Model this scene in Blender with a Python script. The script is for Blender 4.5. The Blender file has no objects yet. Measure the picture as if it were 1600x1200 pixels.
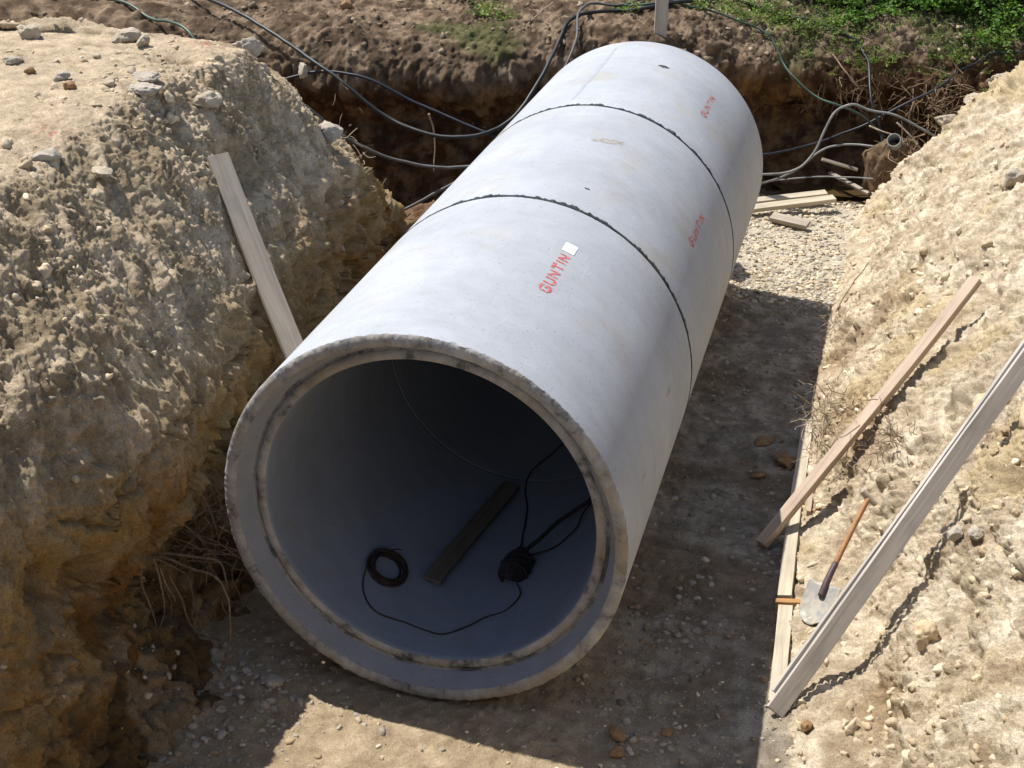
import bpy, bmesh, math, random
import numpy as np
from mathutils import Vector, Matrix
random.seed(7)
rng = np.random.default_rng(7)
scene = bpy.context.scene
col = scene.collection
R_ = math.radians

# ------------------------------------------------------------------ camera
CAM = (2.28376, -6.55683, 5.55742)
YAW, PITCH, FPX = -0.25952, 0.461129, 2244.39
cam_d = bpy.data.cameras.new("camera")
cam = bpy.data.objects.new("camera", cam_d)
col.objects.link(cam)
cam.location = CAM
cam.rotation_euler = (math.pi/2 - PITCH, 0, -YAW)
cam_d.sensor_width = 36.0
cam_d.lens = 36.0*FPX/1600.0
cam_d.clip_start = 0.05
cam_d.clip_end = 2000
scene.camera = cam

# ------------------------------------------------------------------ light
SUN = Vector((-0.533, 0.16, 1.0)).normalized()
world = bpy.data.worlds.new("World")
scene.world = world
world.use_nodes = True
wn = world.node_tree
bg = wn.nodes['Background']
sky = wn.nodes.new('ShaderNodeTexSky')
sky.sky_type = 'NISHITA'
sky.sun_disc = False
sky.sun_elevation = math.asin(SUN.z)
sky.sun_rotation = math.atan2(SUN.x, SUN.y)
wn.links.new(sky.outputs[0], bg.inputs[0])
bg.inputs[1].default_value = 0.088
sd = bpy.data.lights.new("sun", 'SUN')
sd.energy = 4.2
sd.angle = R_(0.5)
sd.color = (1.0, 0.955, 0.89)
so = bpy.data.objects.new("sun", sd)
col.objects.link(so)
so.rotation_euler = (-SUN).to_track_quat('-Z', 'Y').to_euler()
so.location = (-6, 2, 12)
scene.view_settings.view_transform = 'Standard'
scene.view_settings.look = 'None'
scene.view_settings.gamma = 1.0
scene.view_settings.exposure = 0.66
scene.cycles.max_bounces = 6
scene.cycles.diffuse_bounces = 4

# ------------------------------------------------------------------ noise
_p = rng.permutation(256).astype(np.int64)
_perm = np.concatenate([_p, _p, _p])
_g = rng.normal(size=(256, 3)); _g /= np.linalg.norm(_g, axis=1)[:, None]
_gf = _g.astype(np.float32)
_g32 = (_gf*1.6).astype(np.float32)
_perm32 = _perm.astype(np.int32)
def perlin(P):
    P = np.asarray(P, dtype=np.float32)
    X, Y, Z = np.ascontiguousarray(P[:, 0]), np.ascontiguousarray(P[:, 1]), np.ascontiguousarray(P[:, 2])
    ix, iy, iz = np.floor(X), np.floor(Y), np.floor(Z)
    x, y, z = X-ix, Y-iy, Z-iz
    ix = ix.astype(np.int32) & 255; iy = iy.astype(np.int32) & 255; iz = iz.astype(np.int32) & 255
    u = x*x*x*(x*(x*6-15)+10); v = y*y*y*(y*(y*6-15)+10); w = z*z*z*(z*(z*6-15)+10)
    gx, gy, gz = _g32[:, 0].copy(), _g32[:, 1].copy(), _g32[:, 2].copy()
    out = np.zeros(len(X), np.float32)
    for dx in (0, 1):
        ax = _perm32[ix+dx]; wx = u if dx else 1-u
        for dy in (0, 1):
            ay = _perm32[ax+iy+dy]; wxy = wx*(v if dy else 1-v)
            for dz in (0, 1):
                h = _perm32[ay+iz+dz]
                out += wxy*(w if dz else 1-w)*(gx[h]*(x-dx)+gy[h]*(y-dy)+gz[h]*(z-dz))
    return out
def fbm(P, freq, octv=4, gain=0.5, off=0.0):
    s = 0; a = 1.0
    P = np.asarray(P)
    for o in range(octv):
        s = s + a*perlin(P*freq+off+o*17.3)
        freq *= 2.03; a *= gain
    return s
def ridged(P, freq, octv=4, gain=0.5, off=0.0):
    s = 0; a = 1.0
    for o in range(octv):
        s = s + a*(1-2*np.abs(perlin(P*freq+off+o*9.1)))
        freq *= 2.03; a *= gain
    return s
def cells(P, freq, off=0.0):
    """F1 and cell value"""
    P = np.asarray(P, dtype=np.float32)*np.float32(freq)+np.float32(off)
    i = np.floor(P-0.5).astype(np.int32)
    best = np.full(len(P), 9.0, np.float32); val = np.zeros(len(P), np.float32)
    g = _gf*np.float32(0.42)
    for dx in (0, 1):
        cx = i[:, 0]+dx; ax = _perm32[cx & 255]; fx = P[:, 0]-cx-np.float32(0.5)
        for dy in (0, 1):
            cy = i[:, 1]+dy; ay = _perm32[ax+(cy & 255)]; fy = P[:, 1]-cy-np.float32(0.5)
            for dz in (0, 1):
                cz = i[:, 2]+dz; h = _perm32[ay+(cz & 255)]; fz = P[:, 2]-cz-np.float32(0.5)
                d = (fx-g[h, 0])**2+(fy-g[h, 1])**2+(fz-g[h, 2])**2
                m = d < best
                best = np.where(m, d, best); val = np.where(m, h*np.float32(1/255.0), val)
    return np.sqrt(best), val
def crumbs(P, W, fs=(7, 15, 32), amp=0.55, seed=0, thr=0.35):
    """half-buried rounded lumps of several sizes"""
    d = 0
    for i, f in enumerate(fs):
        F, val = cells(W if i == 0 else P, f, off=seed+i*3.3)
        r = 0.34+0.22*val
        m = np.clip(fbm(P, 1.3, 2, off=seed+i*11)+0.55, 0, 1.2)
        bl = np.clip(r-F*(1+0.5*perlin(P*f*2.3+i)), 0, None)/r
        d = d+(amp/f)*np.minimum(1.6*bl, 0.45+0.35*bl)*(val > thr)*m
    return d
def pits(P, f, seed=0, depth=0.05):
    """sharp little hollows and cracks"""
    F, val = cells(P+0.06*np.stack([perlin(P*5+1), perlin(P*5+2), perlin(P*5+3)], 1), f, off=seed+.5)
    m = np.clip(fbm(P, 0.9, 3, off=seed*3.7)+0.15, 0, 1)
    a = -depth*np.clip(1-F/0.33, 0, 1)*(val > 0.35)*np.minimum(1, m*2.2)
    n = np.abs(fbm(P, 2.2, 4, 0.6, off=seed+50)); k = np.clip(fbm(P, 0.8, 2, off=seed+70), 0, 1)
    return a-0.035*np.exp(-(n/0.035)**2)*np.minimum(1, k*2.5)
def sstep(a, b, x):
    t = np.clip((x-a)/(b-a), 0, 1); return t*t*(3-2*t)

# ------------------------------------------------------------------ tagging
def tag(o, label=None, cat=None, group=None, kind=None):
    if label: o['label'] = label
    if cat: o['category'] = cat
    if group: o['group'] = group
    if kind: o['kind'] = kind
    return o
def empty(name, loc=(0, 0, 0)):
    o = bpy.data.objects.new(name, None); o.empty_display_size = 0.2
    o.location = loc; col.objects.link(o); return o
def mesh_obj(name, V, F, mat=None, parent=None, smooth=False, attr=None):
    """V world coords (n,3), F int array (m,3|4) or list"""
    me = bpy.data.meshes.new(name)
    V = np.asarray(V, dtype=np.float32)
    if isinstance(F, np.ndarray):
        n, k = F.shape
        me.vertices.add(len(V)); me.vertices.foreach_set('co', V.ravel())
        me.loops.add(n*k); me.loops.foreach_set('vertex_index', F.ravel().astype(np.int32))
        me.polygons.add(n); me.polygons.foreach_set('loop_start', (np.arange(n)*k).astype(np.int32))
        me.update(calc_edges=True)
    else:
        me.from_pydata([tuple(map(float, v)) for v in V], [], F); me.update()
    if smooth:
        me.polygons.foreach_set('use_smooth', np.ones(len(me.polygons), dtype=bool))
    if attr is not None:
        a = me.color_attributes.new('tint', 'FLOAT_COLOR', 'POINT')
        c = np.ones((len(V), 4), np.float32); c[:, :3] = attr
        a.data.foreach_set('color', c.ravel())
    if mat: me.materials.append(mat)
    o = bpy.data.objects.new(name, me)
    if parent is not None:
        o.parent = parent
        o.location = -Vector(parent.location)
    col.objects.link(o)
    return o

# ------------------------------------------------------------------ materials
class NT:
    def __init__(s, name):
        s.m = bpy.data.materials.new(name); s.m.use_nodes = True
        s.t = s.m.node_tree; s.b = s.t.nodes['Principled BSDF']
        s.tc = s.t.nodes.new('ShaderNodeTexCoord').outputs['Object']
    def n(s, typ, **kw):
        nd = s.t.nodes.new(typ)
        for k, v in kw.items(): setattr(nd, k, v)
        return nd
    def l(s, a, b): s.t.links.new(a, b)
    def noise(s, scale, detail=6, rough=0.6, vec=None, out='Fac', dist=0.0):
        nd = s.n('ShaderNodeTexNoise')
        nd.inputs['Scale'].default_value = scale; nd.inputs['Detail'].default_value = detail
        nd.inputs['Roughness'].default_value = rough; nd.inputs['Distortion'].default_value = dist
        s.l(vec or s.tc, nd.inputs['Vector']); return nd.outputs[out]
    def mapping(s, sc=(1, 1, 1), rot=(0, 0, 0)):
        nd = s.n('ShaderNodeMapping'); nd.inputs['Scale'].default_value = sc
        nd.inputs['Rotation'].default_value = rot; s.l(s.tc, nd.inputs['Vector']); return nd.outputs[0]
    def ramp(s, fac, stops, interp='LINEAR'):
        nd = s.n('ShaderNodeValToRGB'); nd.color_ramp.interpolation = interp
        e = nd.color_ramp.elements
        while len(e) < len(stops): e.new(0.5)
        for i, (p, c) in enumerate(stops):
            e[i].position = p; e[i].color = (*c, 1) if len(c) == 3 else c
        s.l(fac, nd.inputs[0]); return nd.outputs[0]
    def mix(s, a, b, fac, mode='MIX'):
        nd = s.n('ShaderNodeMix'); nd.data_type = 'RGBA'; nd.blend_type = mode
        for v, i in ((fac, 0), (a, 6), (b, 7)):
            if isinstance(v, (int, float)): nd.inputs[i].default_value = v
            elif isinstance(v, tuple): nd.inputs[i].default_value = (*v, 1)
            else: s.l(v, nd.inputs[i])
        return nd.outputs[2]
    def math(s, op, a, b=0.0):
        nd = s.n('ShaderNodeMath', operation=op)
        for v, i in ((a, 0), (b, 1)):
            if isinstance(v, (int, float)): nd.inputs[i].default_value = v
            else: s.l(v, nd.inputs[i])
        return nd.outputs[0]
    def fin(s, color, rough=0.9, bump=None, bdist=0.01, bstr=0.5, spec=0.2, metal=0.0):
        if isinstance(color, tuple): s.b.inputs['Base Color'].default_value = (*color, 1)
        else: s.l(color, s.b.inputs['Base Color'])
        if isinstance(rough, (int, float)): s.b.inputs['Roughness'].default_value = rough
        else: s.l(rough, s.b.inputs['Roughness'])
        s.b.inputs['Specular IOR Level'].default_value = spec
        s.b.inputs['Metallic'].default_value = metal
        if bump is not None:
            bn = s.n('ShaderNodeBump'); bn.inputs['Distance'].default_value = bdist
            bn.inputs['Strength'].default_value = bstr
            s.l(bump, bn.inputs['Height']); s.l(bn.outputs[0], s.b.inputs['Normal'])
        return s.m

def soil_mat(name, grain=1.0, dist=0.012):
    t = NT(name)
    at = t.n('ShaderNodeVertexColor'); at.layer_name = 'tint'
    n1 = t.noise(9*grain, 8, 0.65); n2 = t.noise(60*grain, 5, 0.7)
    v = t.ramp(n1, [(0.3, (0.72, 0.70, 0.66)), (0.7, (1.22, 1.22, 1.22))])
    v2 = t.ramp(n2, [(0.3, (0.78, 0.77, 0.75)), (0.7, (1.2, 1.2, 1.2))])
    c = t.mix(at.outputs['Color'], v, 1.0, 'MULTIPLY')
    c = t.mix(c, v2, 1.0, 'MULTIPLY')
    n3 = t.noise(150*grain, 4, 0.7)  # fine random mottling, colour standing in for tiny shadows between grains
    c = t.mix(c, t.ramp(n3, [(0.32, (0.62, 0.60, 0.57)), (0.5, (1, 1, 1)), (0.68, (1.25, 1.25, 1.25))]), 1.0, 'MULTIPLY')
    h = t.math('ADD', t.noise(34*grain, 10, 0.78), t.math('MULTIPLY', t.math('ADD', n2, n3), 0.6))
    return t.fin(c, 0.96, h, dist*1.3, 1.0, 0.08)
M = {}
M['soil'] = soil_mat('soil')
M['floor'] = soil_mat('trench_soil', 1.3, 0.008)

def stone_mat(name, c0, c1):
    t = NT(name)
    at = t.n('ShaderNodeObjectInfo')
    n = t.noise(14, 6, 0.6)
    c = t.ramp(n, [(0.3, c0), (0.7, c1)])
    return t.fin(c, 0.85, t.noise(40, 6, 0.65), 0.006, 0.7, 0.25)
M['stone_pale'] = stone_mat('pale_stone', (0.30, 0.25, 0.18), (0.50, 0.43, 0.33))
M['stone_grey'] = stone_mat('grey_stone', (0.29, 0.255, 0.205), (0.48, 0.425, 0.345))
M['stone_sand'] = stone_mat('sandy_block', (0.42, 0.31, 0.17), (0.60, 0.49, 0.33))
M['stone_brown'] = stone_mat('brown_stone', (0.20, 0.11, 0.05), (0.36, 0.23, 0.12))
def scatter_mat(name, rough=0.9):
    t = NT(name)
    at = t.n('ShaderNodeVertexColor'); at.layer_name = 'tint'
    n = t.noise(45, 4, 0.6)
    v = t.ramp(n, [(0.3, (0.8, 0.8, 0.78)), (0.7, (1.15, 1.15, 1.15))])
    return t.fin(t.mix(at.outputs['Color'], v, 1.0, 'MULTIPLY'), rough, t.noise(90, 4, 0.6), 0.004, 0.6, 0.15)
M['pebble'] = scatter_mat('pebble')

def concrete(name, base, dark=0.75, blot=True):
    t = NT(name)
    n1 = t.noise(0.9, 6, 0.6); n2 = t.noise(7, 6, 0.65)
    st = t.noise(3.0, 5, 0.6, t.mapping((1, 0.15, 1)))
    c = t.ramp(n1, [(0.35, tuple(x*0.89 for x in base)), (0.65, tuple(min(1, x*1.06) for x in base))])
    c = t.mix(c, t.ramp(n2, [(0.3, (0.93, 0.93, 0.92)), (0.7, (1.04, 1.04, 1.05))]), 1.0, 'MULTIPLY')
    # hoop marks left by the spun mould, running round the pipe
    hoop = t.noise(5.0, 5, 0.65, t.mapping((0.25, 3.2, 0.25)))
    c = t.mix(c, t.ramp(hoop, [(0.32, (0.975, 0.975, 0.98)), (0.62, (1.015, 1.015, 1.015))]), 1.0, 'MULTIPLY')
    vo = t.n('ShaderNodeTexVoronoi'); vo.inputs['Scale'].default_value = 38; t.l(t.tc, vo.inputs['Vector'])
    pits = t.ramp(vo.outputs['Distance'], [(0.0, (0, 0, 0)), (0.11, (1, 1, 1))])
    mk = t.ramp(t.noise(5, 3, 0.6), [(0.5, (0, 0, 0)), (0.62, (1, 1, 1))])
    sp = t.ramp(t.noise(60, 3, 0.5), [(0.30, (0.72, 0.72, 0.72)), (0.37, (1, 1, 1))])
    c = t.mix(c, sp, 1.0, 'MULTIPLY')
    c = t.mix(c, t.mix((1, 1, 1), (0.45, 0.43, 0.40), t.math('MULTIPLY', t.math('SUBTRACT', 1.0, pits), mk)), 1.0, 'MULTIPLY')
    sc = t.noise(1.0, 2, 0.5, t.mapping((26, 1.6, 26), (0, 0, 0.5)), dist=0.3)
    c = t.mix(c, t.ramp(sc, [(0.70, (1, 1, 1)), (0.73, (1.12, 1.12, 1.12)), (0.76, (1, 1, 1))]), 1.0, 'MULTIPLY')
    if blot:
        yb = t.ramp(t.noise(2.3, 4, 0.55), [(0.56, (1, 1, 1)), (0.72, (0.99, 0.935, 0.83))])
        c = t.mix(c, yb, 1.0, 'MULTIPLY')
    h = t.math('ADD', t.noise(50, 6, 0.7), t.math('MULTIPLY', pits, 0.4))
    return t.fin(c, 0.82, h, 0.003, 0.35, 0.25)
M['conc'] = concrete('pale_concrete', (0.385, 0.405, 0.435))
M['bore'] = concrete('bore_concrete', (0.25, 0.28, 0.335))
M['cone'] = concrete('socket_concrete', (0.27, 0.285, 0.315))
def groove_mat():
    t = NT('groove_grime')
    c = t.ramp(t.noise(5, 6, 0.7), [(0.40, (0.09, 0.09, 0.095)), (0.52, (0.30, 0.295, 0.29))])
    return t.fin(c, 0.9, t.noise(30, 6), 0.008, 0.8)
M['groove'] = groove_mat()
def rim_mat():
    t = NT('rim_concrete')
    n = t.noise(5.5, 8, 0.7); n2 = t.noise(2.2, 5, 0.6)
    c = t.ramp(n, [(0.36, (0.09, 0.088, 0.085)), (0.45, (0.28, 0.275, 0.265)), (0.62, (0.42, 0.405, 0.38))])
    c = t.mix(c, (0.30, 0.235, 0.155), t.ramp(n2, [(0.45, (0, 0, 0)), (0.65, (0.75, 0.75, 0.75))]))
    return t.fin(c, 0.9, t.noise(22, 8, 0.7), 0.012, 0.7, 0.2)
M['rim'] = rim_mat()
def grime():
    t = NT('dark_joint_mortar')
    c = t.ramp(t.noise(12, 5, 0.6), [(0.35, (0.02, 0.028, 0.032)), (0.7, (0.07, 0.08, 0.085))])
    return t.fin(c, 0.9, t.noise(40, 5), 0.005, 0.6)
M['joint'] = grime()
def flat(name, c, rough=0.7, nz=0.15, sc=20, bd=0.002, spec=0.3, metal=0):
    t = NT(name)
    k = t.ramp(t.noise(sc, 5, 0.6), [(0.3, tuple(x*(1-nz) for x in c)), (0.7, tuple(min(1, x*(1+nz)) for x in c))])
    return t.fin(k, rough, t.noise(sc*3, 4), bd, 0.4, spec, metal)
def stencil():
    t = NT('worn_red_stencil_paint')
    c = t.ramp(t.noise(55, 5, 0.7), [(0.38, (0.46, 0.40, 0.42)), (0.47, (0.50, 0.13, 0.12)), (0.7, (0.42, 0.07, 0.065))])
    return t.fin(c, 0.85, t.noise(90, 3), 0.001, 0.4)
M['red'] = stencil()
M['faint'] = flat('faint_damp_stain', (0.33, 0.35, 0.385), 0.85, 0.08, 12)
M['stick'] = flat('white_sticker', (0.86, 0.86, 0.88), 0.5, 0.02)
M['tape'] = flat('stain', (0.33, 0.31, 0.28), 0.9, 0.35, 30)
M['cable'] = flat('black_rubber', (0.012, 0.016, 0.018), 0.5, 0.3, 6, 0.001, 0.5)
M['cable_blue'] = flat('blue_black_rubber', (0.008, 0.012, 0.025), 0.5, 0.3, 6, 0.001, 0.5)
M['cable_grey'] = flat('dusty_grey_rubber', (0.10, 0.10, 0.10), 0.6, 0.3, 9, 0.001, 0.4)
M['hose_green'] = flat('green_hose_plastic', (0.05, 0.085, 0.06), 0.45, 0.3, 6, 0.001, 0.5)
M['hose_white'] = flat('whitish_pipe_plastic', (0.19, 0.195, 0.185), 0.55, 0.4, 7, 0.001, 0.4)
M['iron'] = flat('rusty_wire', (0.045, 0.03, 0.025), 0.8, 0.4, 40)
M['cloth'] = flat('dark_cloth', (0.028, 0.025, 0.03), 0.95, 0.4, 30, 0.006)
M['rope'] = flat('dark_rope', (0.045, 0.032, 0.03), 0.95, 0.4, 60, 0.003)
M['root'] = flat('root_bark', (0.23, 0.16, 0.10), 0.9, 0.4, 30, 0.003)
M['root_pale'] = flat('dry_twig_bark', (0.36, 0.29, 0.20), 0.9, 0.4, 30, 0.003)
def dusty():
    t = NT('dusty_scuffed_steel')
    c = t.ramp(t.noise(16, 7, 0.7), [(0.38, (0.27, 0.27, 0.27)), (0.52, (0.36, 0.34, 0.30)), (0.66, (0.44, 0.38, 0.28))])
    return t.fin(c, t.ramp(t.noise(12, 5), [(0.4, (0.5, 0.5, 0.5)), (0.6, (0.9, 0.9, 0.9))]), t.noise(40, 5), 0.002, 0.4, 0.4, 0.2)
M['steel'] = dusty()
M['steel_dark'] = flat('dark_socket_steel', (0.10, 0.07, 0.075), 0.55, 0.3, 20, 0.002, 0.5, 0.4)
M['shaft'] = flat('orange_varnished_wood', (0.36, 0.18, 0.08), 0.55, 0.25, 25, 0.001)
M['bark'] = flat('shrub_bark', (0.10, 0.075, 0.05), 0.9, 0.3, 30, 0.004)
def wood(name, base, dirty=0.3, axis=0):
    t = NT(name)
    sc = [26, 26, 26]; sc[axis] = 1.3
    g = t.noise(1.0, 7, 0.65, t.mapping(tuple(sc)), dist=0.6)
    b = t.noise(4, 5, 0.6)
    c = t.ramp(g, [(0.3, tuple(x*0.68 for x in base)), (0.55, base), (0.75, tuple(min(1, x*1.18) for x in base))])
    c = t.mix(c, tuple(x*0.55 for x in base), t.ramp(b, [(0.5, (0, 0, 0)), (0.8, (dirty, dirty, dirty))]))
    vo = t.n('ShaderNodeTexVoronoi'); vo.inputs['Scale'].default_value = 1.0
    t.l(t.mapping(tuple([9, 9, 9][:axis]+[1.7]+[9, 9, 9][axis+1:])), vo.inputs['Vector'])
    kn = t.ramp(vo.outputs['Distance'], [(0.03, (1, 1, 1)), (0.09, (0, 0, 0))])
    c = t.mix(c, tuple(x*0.35 for x in base), kn)
    return t.fin(c, 0.85, g, 0.004, 0.5, 0.2)
M['wood_grey'] = wood('grey_weathered_board', (0.36, 0.31, 0.25))
M['wood_pink'] = wood('new_rosy_timber', (0.44, 0.345, 0.26), 0.5)
M['wood_pale'] = wood('pale_form_board', (0.47, 0.41, 0.31), 0.5)
M['wood_dirty'] = wood('cement_dusted_board', (0.46, 0.42, 0.37), 0.5)
M['wood_dark'] = wood('dark_board', (0.15, 0.125, 0.10), 0.4)  # darker brown wood for the plank inside the pipe
M['wood_orange'] = wood('orange_sawn_block', (0.40, 0.22, 0.09))
def leafm(name, a, b):
    t = NT(name)
    at = t.n('ShaderNodeVertexColor'); at.layer_name = 'tint'
    c = t.mix(t.ramp(t.noise(6, 3), [(0.3, a), (0.7, b)]), at.outputs['Color'], 1.0, 'MULTIPLY')
    m = t.fin(c, 0.55, None, spec=0.35)
    t.b.inputs['Subsurface Weight'].default_value = 0.0
    tr = t.n('ShaderNodeBsdfTranslucent'); t.l(c, tr.inputs['Color'])
    mx = t.n('ShaderNodeMixShader'); mx.inputs[0].default_value = 0.35
    out = [n for n in t.t.nodes if n.type == 'OUTPUT_MATERIAL'][0]
    t.l(t.b.outputs[0], mx.inputs[1]); t.l(tr.outputs[0], mx.inputs[2]); t.l(mx.outputs[0], out.inputs[0])
    return m
M['leaf'] = leafm('green_leaves', (0.06, 0.15, 0.018), (0.17, 0.30, 0.05))
M['leaf2'] = leafm('yellow_green_leaves', (0.10, 0.19, 0.03), (0.22, 0.30, 0.07))
def waterm():
    t = NT('muddy_water')
    m = t.fin((0.07, 0.045, 0.02), 0.06, t.noise(14, 3), 0.004, 0.3, 0.5)
    return m
M['water'] = waterm()

# ------------------------------------------------------------------ surface patches
def cr_axis(P, seg_n):
    """Catmull-Rom along axis 0 with seg_n[i] samples per span."""
    n = len(P); out = []
    for i in range(n-1):
        p1, p2 = P[i], P[i+1]
        d1 = np.linalg.norm(p2-p1, axis=-1, keepdims=True)+1e-6
        # non-uniform tangents (chord length), limited
        if i > 0:
            d0 = np.linalg.norm(p1-P[i-1], axis=-1, keepdims=True)+1e-6
            m1 = ((p1-P[i-1])/d0*d1+(p2-p1)/d1*d0)/(d0+d1)
        else: m1 = (p2-p1)/d1
        if i+2 < n:
            d2 = np.linalg.norm(P[i+2]-p2, axis=-1, keepdims=True)+1e-6
            m2 = ((p2-p1)/d1*d2+(P[i+2]-p2)/d2*d1)/(d1+d2)
        else: m2 = (p2-p1)/d1
        m1 = m1*d1; m2 = m2*d1
        ts = np.arange(seg_n[i])/seg_n[i]
        for t in ts:
            a = 2*t**3-3*t**2+1; b = t**3-2*t**2+t; c = -2*t**3+3*t**2; d = t**3-t**2
            out.append(a*p1+b*m1+c*p2+d*m2)
    out.append(P[-1]); return np.array(out)
def patch(rows, sp_u, sp_v, cap=150):
    P = np.array(rows, float)
    def counts(Q, sp):
        L = np.linalg.norm(np.diff(Q, axis=0), axis=-1)
        L = np.median(L, axis=1) if L.shape[1] > 2 else L.mean(1)
        return [int(min(cap, max(2, math.ceil(l/s)))) for l, s in zip(L, sp)]
    su = sp_u if isinstance(sp_u, (list, tuple)) else [sp_u]*(len(P)-1)
    sv = sp_v if isinstance(sp_v, (list, tuple)) else [sp_v]*(P.shape[1]-1)
    A = cr_axis(P, counts(P, su))
    B = cr_axis(A.transpose(1, 0, 2), counts(P.transpose(1, 0, 2), sv)).transpose(1, 0, 2)
    return B      # (nu, nv, 3)
def normals(G):
    du = np.gradient(G, axis=0); dv = np.gradient(G, axis=1)
    n = np.cross(du, dv); n /= np.linalg.norm(n, axis=-1, keepdims=True)+1e-9
    return n
def grid_faces(nu, nv, flip=False):
    a = (np.arange(nu-1)[:, None]*nv+np.arange(nv-1)[None, :]).ravel()
    F = np.stack([a, a+nv, a+nv+1, a+1], 1)
    return F[:, ::-1].copy() if flip else F
SURF = {}
def finish(name, G, disp, colr, mat, sign=1.0, smooth=False):
    nu, nv, _ = G.shape
    N = normals(G)*sign
    P = G.reshape(-1, 3); Nf = N.reshape(-1, 3)
    d = disp(P, Nf)
    V = P+Nf*d[:, None]
    N2 = normals(V.reshape(nu, nv, 3)).reshape(-1, 3)*sign
    c = colr(V, N2, d)
    o = mesh_obj(name, V, grid_faces(nu, nv, flip=(sign < 0)), mat, None, smooth, c)
    tag(o, kind='structure')
    SURF[name] = (V, N2)
    return o
def lerp3(a, b, t):
    return np.asarray(a)[None]*(1-t[:, None])+np.asarray(b)[None]*t[:, None]

# ---- left bank: spoil block with flat top, raked slope, undercut clay wall
def lrow(y, xb, xl, zl, xs, zs, ybase=None, ysh=None, cav=0.0):
    yb = y if ybase is None else ybase; ys = y if ysh is None else ysh
    def yy(t): return ys+(yb-ys)*t
    xm, zm = (xs*0.5+xl*0.5), (zs+zl)/2+0.07
    return [(-45, ys-0.0, zs+0.6), (-9, ys, zs+0.15), (-5.0, ys, zs+0.05), (xs-0.5, ys, zs+0.0), (xs, ys, zs-0.03), (xm, yy(.3), zm), (xl, yy(.5), zl),
            (xl+0.10, yy(.65), zl*0.68), (xb-0.10-cav, yy(.85), zl*0.36), (xb-0.02, yy(.95), 0.06), (xb+0.25, yb+(0.25 if yb > 4.5 else 0), -0.25)]
L = []
L.append(lrow(-14, -1.6, -1.87, 2.0, -2.85, 3.0))
L.append(lrow(-5, -1.6, -1.87, 2.0, -2.85, 3.0))
L.append(lrow(-2.5, -1.60, -1.86, 2.0, -2.85, 2.96))
L.append(lrow(-1.2, -1.58, -1.86, 1.98, -2.84, 2.94, cav=0.1))
L.append(lrow(-0.2, -1.58, -1.86, 1.96, -2.83, 2.93, cav=0.25))
L.append(lrow(0.8, -1.66, -1.90, 1.95, -2.82, 2.92, cav=0.2))
L.append(lrow(1.8, -1.80, -2.02, 1.93, -2.80, 2.92, cav=0.1))
L.append(lrow(2.8, -1.95, -2.20, 1.90, -2.80, 2.92))
L.append(lrow(3.6, -2.05, -2.28, 1.88, -2.80, 2.91, 4.3, 3.4))
L.append(lrow(4.0, -2.25, -2.40, 1.8, -2.90, 2.90, 5.6, 3.85))
c1 = [(-45, 3.7, 3.5), (-9, 3.7, 3.1), (-5.0, 3.7, 3.0), (-3.5, 3.95, 2.90), (-3.2, 4.15, 2.83), (-3.0, 4.8, 2.3), (-2.82, 5.4, 1.5), (-2.72, 5.9, 1.0), (-2.6, 6.5, 0.5), (-2.6, 6.9, 0.05), (-2.5, 7.2, -.3)]
L.append(c1)
c2 = [(-45, 3.8, 3.5), (-9, 3.7, 3.1), (-5.2, 3.7, 3.0), (-4.0, 3.95, 2.90), (-3.8, 4.2, 2.82), (-3.7, 4.8, 2.3), (-3.6, 5.5, 1.5), (-3.6, 6.1, 1.0), (-3.5, 6.7, 0.5), (-3.5, 7.1, 0.05), (-3.4, 7.4, -.3)]
L.append(c2)
c3 = [(-45, 3.9, 3.5), (-9.6, 3.75, 3.1), (-7.0, 3.75, 3.02), (-6.4, 3.75, 2.95), (-6.2, 3.9, 2.85), (-6.0, 4.6, 2.3), (-5.9, 5.3, 1.5), (-5.9, 5.9, 1.0), (-5.9, 6.5, 0.5), (-5.9, 6.9, 0.05), (-5.8, 7.2, -.3)]
L.append(c3)
c4 = [(-45, 4.0, 3.5), (-22, 4.0, 3.2), (-20, 4.0, 3.1), (-19, 4.0, 3.0), (-19, 4.1, 2.85), (-19, 4.8, 2.3), (-19, 5.5, 1.5), (-19, 6.1, 1.0), (-19, 6.7, 0.5), (-19, 7.1, 0.05), (-19, 7.4, -.3)]
L.append(c4)
GL = patch(L, [0.2, 0.06, 0.016, 0.011, 0.011, 0.011, 0.012, 0.013, 0.015, 0.018, 0.022, 0.03, 0.2],
           [1.0, 0.12, 0.025, 0.013, 0.011, 0.011, 0.012, 0.013, 0.018, 0.03])
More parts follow.
